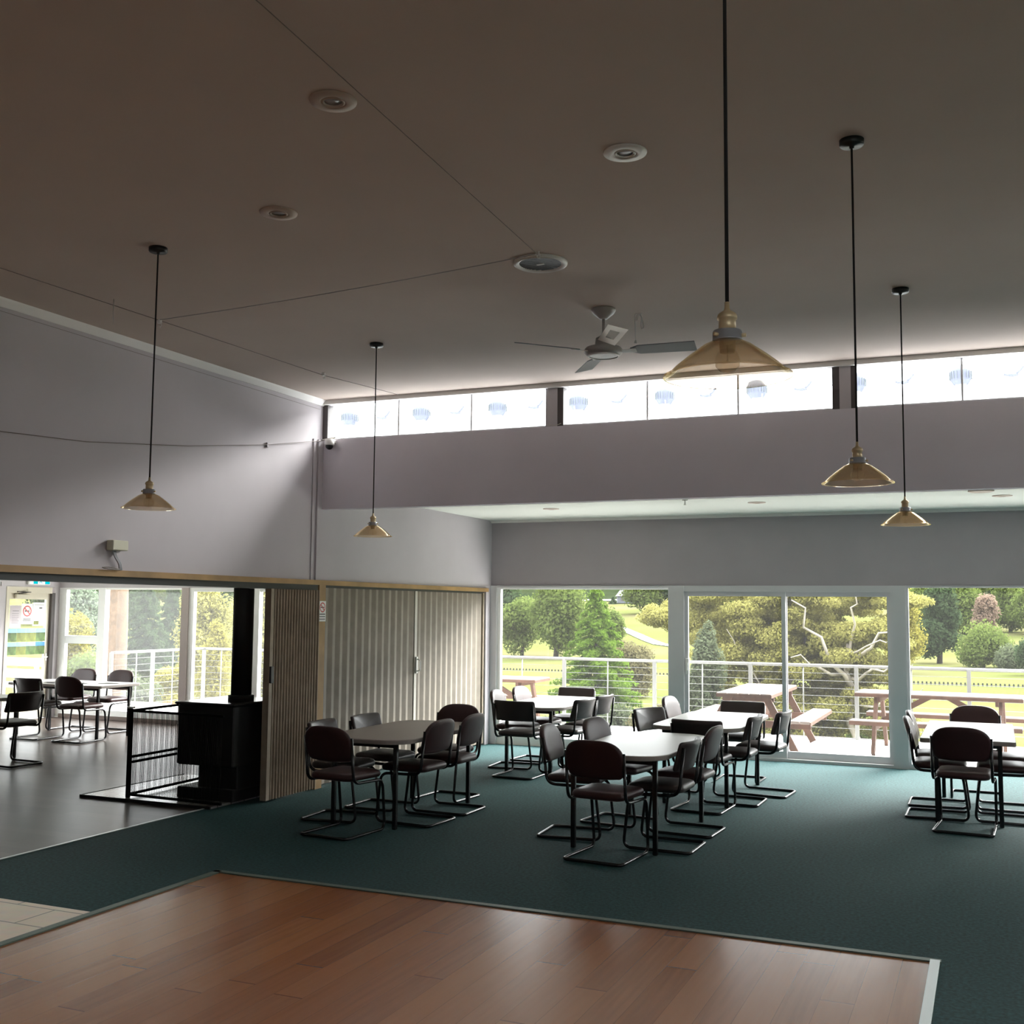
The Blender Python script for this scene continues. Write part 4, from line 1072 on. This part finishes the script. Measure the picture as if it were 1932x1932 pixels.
L_ = {
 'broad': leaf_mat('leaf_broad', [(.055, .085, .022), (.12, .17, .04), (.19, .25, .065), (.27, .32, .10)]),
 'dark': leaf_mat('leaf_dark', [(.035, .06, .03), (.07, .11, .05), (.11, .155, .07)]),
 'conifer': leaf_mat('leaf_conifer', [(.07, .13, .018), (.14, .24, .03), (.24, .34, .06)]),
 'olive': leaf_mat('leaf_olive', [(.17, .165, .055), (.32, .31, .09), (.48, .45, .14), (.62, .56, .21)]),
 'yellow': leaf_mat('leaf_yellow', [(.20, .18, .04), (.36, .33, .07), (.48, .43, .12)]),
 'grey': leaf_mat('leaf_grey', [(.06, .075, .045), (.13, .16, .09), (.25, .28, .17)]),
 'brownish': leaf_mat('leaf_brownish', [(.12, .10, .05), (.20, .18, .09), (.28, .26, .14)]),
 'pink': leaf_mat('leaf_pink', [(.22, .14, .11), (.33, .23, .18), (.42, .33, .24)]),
 'hazy': leaf_mat('leaf_hazy', [(.16, .22, .15), (.24, .31, .21), (.32, .38, .27)]),  # distance haze put into the leaf colour as paleness
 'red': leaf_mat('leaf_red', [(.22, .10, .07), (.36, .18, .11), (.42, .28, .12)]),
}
def crown_blobs(kind, seed):
    r = random.Random(seed); B = []
    if kind == 'broad':        # unit tree: height 1, width 1
        for i in range(20):
            a = r.uniform(0, 2*PI); q = r.uniform(.12, .38); z = r.uniform(.24, .84)
            k = 1-abs(z-.45)*.9
            B.append((q*k*math.cos(a), q*k*math.sin(a), z, r.uniform(.15, .22)))
        B.append((0, 0, .55, .25, .28)); B.append((0, 0, .85, .15))
    elif kind == 'round':
        for i in range(12):
            a = r.uniform(0, 2*PI); B.append((.24*math.cos(a), .24*math.sin(a), r.uniform(.25, .72), r.uniform(.2, .27)))
        B.append((0, 0, .68, .32))
    elif kind == 'tall':
        for i in range(16):
            z = .2+.75*i/15; a = r.uniform(0, 2*PI); k = .30*(1-((z-.42)/.75)**2)
            B.append((k*.7*math.cos(a), k*.7*math.sin(a), z, r.uniform(.15, .23)*(1.15-z*.55)+.02, .12))
    elif kind == 'bush':
        for i in range(12):
            a = r.uniform(0, 2*PI); q = r.uniform(.1, .33); B.append((q*math.cos(a), q*math.sin(a), r.uniform(.15, .75), r.uniform(.18, .26)))
    return B
protos = {}
def make_tree(name, kind, lm, w, h, nleaf, lsize, trunk_h=.28, seed=1, tr_mat='trunk'):
    t = thing(name, None, 'tree')
    B = [(b[0]*w, b[1]*w, b[2]*h, b[3]*w, (b[4] if len(b) > 4 else b[3])*(h if len(b) > 4 else (w+h)/2)) for b in crown_blobs(kind, seed)]
    pts, nrm = blob_points(B, nleaf)
    leaf_object('foliage', leaves(pts, nrm, lsize), L_[lm], t)
    if trunk_h:
        rt = max(.05, .03*h)
        MB().tube([(0, 0, -.2), (.02*w, 0, h*.2), (-.02*w, .01*w, h*.45), (0, 0, h*.7)], rt, 8, rs=[rt*1.3, rt, rt*.7, rt*.3]).build('trunk', tr_mat, t)
    return t
def make_conifer(name, lm, w, h, n, lsize, tiers=11, z0=.04):
    t = thing(name, None, 'tree'); C = []; Nn = []
    for i in range(tiers):
        f = (i+.2)/tiers; z = h*(z0+(1-z0)*f); rr = w/2*(1-f)**.85*(.9+.25*random.Random(i).random())+.03*w
        k = max(20, int(n*(1-f)**1.3*2.0/tiers)+int(n*.012))
        a = rng.uniform(0, 2*PI, k); q = rr*np.sqrt(rng.uniform(.08, 1.05, k))*(.82+.28*np.sin(a*5+i*1.7))
        zz = z-(q/rr)*h/tiers*.75+rng.uniform(-.25, .35, k)*h/tiers
        C.append(np.stack([q*np.cos(a), q*np.sin(a), zz], 1)); Nn.append(np.stack([np.cos(a)*.6, np.sin(a)*.6, np.full(k, .7)], 1))
    C = np.concatenate(C); Nn = np.concatenate(Nn)
    leaf_object('foliage', leaves(C, Nn, lsize, 2.0, .3), L_[lm], t)
    MB().tube([(0, 0, -.2), (0, 0, h*.9)], .03*h*.4, 8, rs=[.02*h, .004*h]).build('trunk', 'trunk', t)
    return t
random.seed(5)
def put(t, x, y, z, label, cat='tree', group=None, rz=0, s=1):
    t.location = (x, y, z); t.rotation_euler = (0, 0, rz); t.scale = (s, s, s); tag(t, label, cat, group); return t
# right hand windows
put(make_tree('broadleaf_tree', 'broad', 'dark', 5.6, 7.2, 9100, 0.244, .28, 2), -52.2, 119.6, -2.1, 'dark green tree behind the broad trees, upper left of first window')
put(make_tree('broadleaf_tree', 'broad', 'broad', 4.8, 5.3, 11700, 0.174, .28, 3), -38.8, 92.5, -2.5, 'paler broad tree at the left of first window')
put(make_tree('broadleaf_tree', 'broad', 'broad', 6.4, 7.0, 18200, 0.174, .28, 4), -34.2, 89.0, -2.5, 'largest broad green tree in first window, dark trunk base showing')
put(make_tree('round_tree', 'round', 'broad', 2.9, 4.4, 7800, 0.174, .3, 5), -34.7, 105.2, -2.4, 'round dark green tree just behind the tip of bright conifer')
put(make_conifer('conifer', 'conifer', 3.6, 5.5, 42000, .065, 16), -12.5, 36.4, -2.7, 'bright green pointed conifer in the first window')
put(make_tree('shrub', 'bush', 'brownish', 2.2, 3.2, 10400, 0.093, .2, 6), -16.35, 53.0, -2.6, 'brownish olive rounded bush right of the bright conifer', 'bush')
put(make_tree('shrub', 'bush', 'grey', 1.5, 1.8, 9100, 0.058, 0, 7), -10.2, 31.7, -2.5, 'low shrub behind railing at foot of the bright conifer', 'bush')
put(make_tree('shrub', 'bush', 'brownish', 1.4, 1.8, 9100, 0.058, 0, 8), -8.67, 30.1, -2.5, 'low shrub behind railing beside the grey post left of sliding door', 'bush')
put(make_conifer('conifer', 'dark', 2.0, 1.9, 500, .25, 6), -72.5, 222, 2.9, 'tiny dark tree beside the hilltop house')
put(make_tree('shrub', 'tall', 'grey', 1.25, 3.75, 23400, 0.049, 0, 9), -5.63, 23.8, -2.5, 'tall grey green shrub at left of the sliding door glass', 'bush')
put(make_tree('shrub', 'bush', 'broad', 1.9, 1.9, 10400, 0.058, 0, 10), -2.85, 30.4, -2.5, 'green bush low behind railing at right of sliding door', 'bush')
put(make_tree('shrub', 'bush', 'brownish', 1.7, 1.9, 10400, 0.058, 0, 11), -4.38, 27.6, -2.5, 'olive bush low behind railing in middle of sliding door', 'bush')
put(make_tree('tall_tree', 'tall', 'dark', 4.4, 6.4, 14300, 0.174, .28, 12), -4.18, 103.0, -2.45, 'tall grey green tree standing left in the last window')
put(make_tree('gum_tree', 'broad', 'yellow', 3.0, 6.0, 9100, 0.128, .28, 13), -5.8, 85.0, -2.5, 'yellowish tree at left edge of the last window')
put(make_tree('round_tree', 'round', 'broad', 4.5, 3.3, 13000, 0.139, .35, 14), -.68, 98.0, -2.5, 'round crowned tree in the middle of last window')
put(make_tree('shrub', 'round', 'grey', 2.6, 1.7, 7800, 0.116, 0, 15), 1.39, 94.5, -2.5, 'rounded grey green bush at right of last window', 'bush')
put(make_tree('shrub', 'round', 'dark', 2.7, 2.7, 7800, 0.116, 0, 16), 2.84, 88.6, -2.5, 'dark rounded bush cut by right picture edge in last window', 'bush')
bk = make_tree('broadleaf_tree', 'broad', 'broad', 5.4, 6.8, 10400, 0.220, .28, 17)
bl = [(-2.92, 146.2, -1.0, 'green tree behind the tall grey tree in last window'), (2.2, 153.9, -.6, 'green tree behind the round crowned tree in last window'), (4.79, 149.5, -.9, 'green tree behind the bushes at right edge of last window'), (-8.18, 160.3, -.3, 'green tree behind the yellowish tree in last window')]
for i, (x, y, z, lb) in enumerate(bl):
    put(bk if i == 0 else copy_tree(bk), x, y, z, lb, 'tree', 'trees behind the lawn in the last window', i*1.3)
put(make_tree('broadleaf_tree', 'broad', 'pink', 3.3, 5.4, 6500, 0.186, .28, 18), -.41, 141.8, -1.2, 'reddish brown tree at top of the last window')
# side room windows
put(make_conifer('conifer', 'dark', 3.4, 6.2, 16000, .11, 13), -41.99, 47.5, -2.5, 'dark conifer in side room window right of the big trunk')
put(make_conifer('conifer', 'dark', 3.0, 6.3, 16000, .11, 13), -43.6, 51.6, -2.5, 'dark conifer beside the beige post in side room window')
put(make_tree('gum_tree', 'broad', 'olive', 3.2, 5.6, 15600, 0.093, .3, 19), -32.4, 40.7, -2.5, 'olive gum tree left of the stove flue')
put(make_tree('gum_tree', 'tall', 'yellow', 1.7, 3.5, 10400, 0.070, .3, 20), -27.0, 34.3, -2.5, 'yellow foliage tree left of the stove flue')
put(make_tree('broadleaf_tree', 'broad', 'hazy', 4.4, 6.0, 10400, 0.174, .3, 21), -67.9, 69.1, -2.5, 'hazy blue green tree left of white mullion in side room window')
put(make_tree('round_tree', 'round', 'yellow', 2.6, 4.0, 9100, 0.116, .3, 22), -53.2, 53.6, -2.5, 'yellow green tree left of the white mullion in side room window')
put(make_tree('shrub', 'bush', 'broad', 2.8, 3.0, 11700, 0.081, 0, 23), -30.2, 30.7, -2.5, 'green bush below the transom in side room window', 'bush')
put(make_tree('shrub', 'bush', 'grey', 1.5, 2.6, 10400, 0.064, 0, 24), -24.0, 26.8, -2.5, 'grey green bush behind the short railing', 'bush')
put(make_tree('shrub', 'bush', 'yellow', 1.5, 2.2, 9100, 0.070, 0, 25), -30.6, 36.0, -2.5, 'golden bush behind the short railing', 'bush')
put(make_tree('shrub', 'bush', 'red', 1.5, 2.0, 9100, 0.052, 0, 26), -19.75, 23.2, -2.5, 'reddish bush low behind the short railing', 'bush')
put(make_tree('gum_tree', 'tall', 'olive', 2.2, 5.4, 13000, 0.087, .3, 27), -27.0, 37.5, -2.5, 'olive tree right of the stove flue')
# big stringybark trunk
tk = thing('stringybark_tree', 'big stringy orange brown trunk rising past side room window', 'tree', (-17.42, 18.8, -2.5))
P = [(0, 0, -.2), (0, 0, .4), (.02, 0, 2), (.0, .02, 4), (-.03, 0, 6.2), (-.05, 0, 9)]
MB().tube(P, .25, 20, rs=[.36, .30, .25, .235, .23, .2]).build('trunk', 'stringybark', tk)
MB().tube([(0, 0, 6), (1.2, .3, 7.5), (2, .4, 9.5)], .1, 8, rs=[.12, .1, .05]).tube([(0, 0, 7), (-1.2, .3, 8.5), (-2, .4, 10)], .1, 8, rs=[.12, .1, .05]).build('branch', 'stringybark', tk)
pts, nrm = blob_points([(1.5, 0, 9.5, 1.6), (-1.6, .3, 10, 1.6), (0, 0, 10.5, 1.8)], 3000)
leaf_object('foliage', leaves(pts, nrm, .22), L_['olive'], tk)
# forest at the back
fa = make_tree('forest_tree', 'broad', 'dark', 8.5, 9, 11700, 0.290, .28, 31); fb = make_tree('forest_tree', 'tall', 'dark', 6.0, 9, 10400, 0.278, .28, 32); fc = make_tree('forest_tree', 'broad', 'broad', 8.0, 9, 11700, 0.290, .28, 33)
FR = [(-141.4, 137.6, -1.41, 10.4), (-144.9, 146.2, -1.02, 10.6), (-154.5, 161.7, -0.23, 8.6), (-119.5, 129.8, -1.73, 8.2), (-128.4, 144.8, -1.09, 9.1), (-160.0, 187.5, 1.23, 9.5), (-134.9, 171.1, 0.29, 8.4), (-121.9, 167.8, 0.11, 10.3), (-124.1, 178.2, 0.7, 7.8), (-90.4, 199.3, 1.9, 8.6), (-73.9, 171.5, 0.32, 7.1), (-55.3, 186.6, 1.18, 9.2), (-51.8, 191.9, 1.48, 9.5), (-54.7, 223.9, 3.17, 6.0), (-38.2, 174.2, 0.47, 7.1), (-45.6, 234.5, 3.62, 6.9), (-36.1, 212.6, 2.61, 6.6), (-30.1, 206.1, 2.27, 6.9), (-24.1, 196.7, 1.75, 7.7), (-21.5, 215.6, 2.77, 8.4), (-17.4, 224.9, 3.21, 8.3), (-13.3, 240.0, 3.83, 8.4), (-7.7, 228.3, 3.36, 5.5), (-3.0, 244.7, 3.99, 8.1), (2.2, 250.3, 4.15, 6.7), (7.0, 237.8, 3.75, 5.4)]
us = set()
for i, (x, y, z, h) in enumerate(FR):
    src = (fa, fb, fc)[i % 3]
    o = src if i % 3 not in us else copy_tree(src); us.add(i % 3)
    put(o, x, y, z, 'distant forest tree in the dense wood behind the lawn', 'tree', 'distant forest trees', i*.9, h/9)

# the two gums seen through the sliding door ------------------------------
def gum(name, label, loc, blobs, n, limbs, lsize, mat):
    t = thing(name, label, 'tree', loc)
    pts, nrm = blob_points(blobs, n)
    # feathery: pull clumps together
    leaf_object('foliage', leaves(pts, nrm, lsize, 2.0, .5), L_[mat], t)
    for P_, r_ in limbs:
        nn = len(P_); MB().tube(P_, r_, 8, rs=[r_*(1-.75*i/(nn-1)) for i in range(nn)]).build('branch', 'bark', t)
    return t
r = random.Random(11)
def clump(cx, cy, cz, rx, rz_, n):
    B = []
    for i in range(n):
        a = r.uniform(0, 2*PI); q = math.sqrt(r.random()); b = r.uniform(-1, 1)
        B.append((cx+rx*q*math.cos(a), cy+rx*.7*q*math.sin(a), cz+rz_*b*math.sqrt(1-q*q*.6), r.uniform(.16, .40), r.uniform(.10, .22)))
    return B
def twist(a, b, k, amp):
    a = Vector(a); b = Vector(b); P_ = []
    for i in range(k+1):
        t_ = i/k; p = a.lerp(b, t_)
        if 0 < i < k: p += Vector((r.uniform(-1, 1), r.uniform(-1, 1), r.uniform(-1, 1)))*amp
        P_.append(tuple(p))
    return P_
gum('gum_tree', 'yellow olive gum tree filling the left pane of the sliding door', (-5.6, 28.2, -2.5),
    clump(.3, 0, 4.0, 1.85, 1.5, 110)+clump(.9, -.2, 2.2, 1.6, 1.4, 80)+clump(-2.1, .5, 4.2, .75, .5, 16), 190000,
    [(twist((.8, 0, 0), (.5, 0, 4.6), 6, .12), .11), (twist((.6, 0, 2.2), (-2.0, .3, 3.7), 6, .12), .05), (twist((.6, 0, 2.0), (1.9, -.3, 4.4), 6, .12), .05), (twist((.7, -.5, 1.8), (-.3, -1.3, 3.9), 6, .1), .03), (twist((.7, -.4, 2.6), (1.5, -1.3, 3.0), 6, .1), .025)], .040, 'olive')
gum('gum_tree', 'gum tree with bare white twisted branches in right pane of the sliding door', (-3.3, 27.3, -2.5),
    clump(-.1, .6, 4.1, 1.8, 1.5, 100)+clump(.1, .5, 2.4, 1.55, 1.2, 70), 180000,
    [(twist((.4, 0, 0), (.2, -.2, 3.6), 6, .12), .12), (twist((.25, -.2, 2.6), (-.9, -1.3, 4.6), 7, .13), .06), (twist((.2, -.3, 3.0), (1.6, -1.4, 4.3), 7, .15), .05), (twist((.1, -.3, 2.9), (-.9, -1.5, 3.3), 6, .13), .045), (twist((.3, -.3, 2.8), (1.7, -1.5, 3.2), 7, .15), .045), (twist((.3, -.4, 3.2), (.5, -1.4, 4.9), 6, .12), .04), (twist((.5, -.4, 2.2), (1.9, -1.5, 2.7), 7, .13), .035), (twist((.2, -.4, 3.4), (1.2, -1.6, 3.7), 7, .15), .035)], .040, 'olive')

# ------------------------------------------------------------------ light and camera
# the sun behind thin cloud, high beyond the window wall
sl = bpy.data.lights.new('hazy_sun', 'SUN'); sl.energy = 19.0; sl.angle = R(38); sl.color = (1, .98, .95)
so_ = bpy.data.objects.new('hazy_sun', sl); col.objects.link(so_)
so_.rotation_euler = Vector((-.45, -.80, -.62)).to_track_quat('-Z', 'Y').to_euler(); so_.location = (8, 25, 20)
SKY = 11.0
w = bpy.data.worlds.new('world'); sc.world = w; w.use_nodes = True
nt = w.node_tree; nt.nodes.clear()
bg = N(nt, 'ShaderNodeBackground', Color=(.97, .985, 1.0, 1), Strength=1.0)
# overcast sky: three times as bright overhead as at the horizon
tc = N(nt, 'ShaderNodeTexCoord'); sp_ = N(nt, 'ShaderNodeSeparateXYZ'); nt.links.new(tc.outputs['Generated'], sp_.inputs[0])
mr_ = N(nt, 'ShaderNodeMapRange'); mr_.inputs['From Min'].default_value = 0; mr_.inputs['From Max'].default_value = 1
mr_.inputs['To Min'].default_value = SKY/3; mr_.inputs['To Max'].default_value = SKY
nt.links.new(sp_.outputs['Z'], mr_.inputs['Value']); nt.links.new(mr_.outputs['Result'], bg.inputs['Strength'])
wo = nt.nodes.new('ShaderNodeOutputWorld'); nt.links.new(bg.outputs[0], wo.inputs[0])

cd = bpy.data.cameras.new('camera'); co = bpy.data.objects.new('camera', cd); col.objects.link(co)
cd.sensor_fit = 'HORIZONTAL'; cd.sensor_width = 36.0; cd.lens = 2092.83/1932*36.0; cd.clip_start = .05; cd.clip_end = 1500
yaw, pitch, roll = R(23.3143), R(4.9749), R(.50863)
fwd = Vector((-math.sin(yaw)*math.cos(pitch), math.cos(yaw)*math.cos(pitch), math.sin(pitch)))
right = Vector((math.cos(yaw), math.sin(yaw), 0)); up = right.cross(fwd)
r2 = right*math.cos(roll)+up*math.sin(roll); u2 = -right*math.sin(roll)+up*math.cos(roll)
co.matrix_world = Matrix(((r2.x, u2.x, -fwd.x, 0), (r2.y, u2.y, -fwd.y, 0), (r2.z, u2.z, -fwd.z, 1.85), (0, 0, 0, 1)))
sc.camera = co
sc.view_settings.view_transform = 'Standard'; sc.view_settings.look = 'None'
sc.view_settings.exposure = 0.18; sc.view_settings.gamma = 1.0
sc.cycles.use_denoising = True
sc.cycles.max_bounces = 12; sc.cycles.diffuse_bounces = 6; sc.cycles.glossy_bounces = 4; sc.cycles.transparent_max_bounces = 24
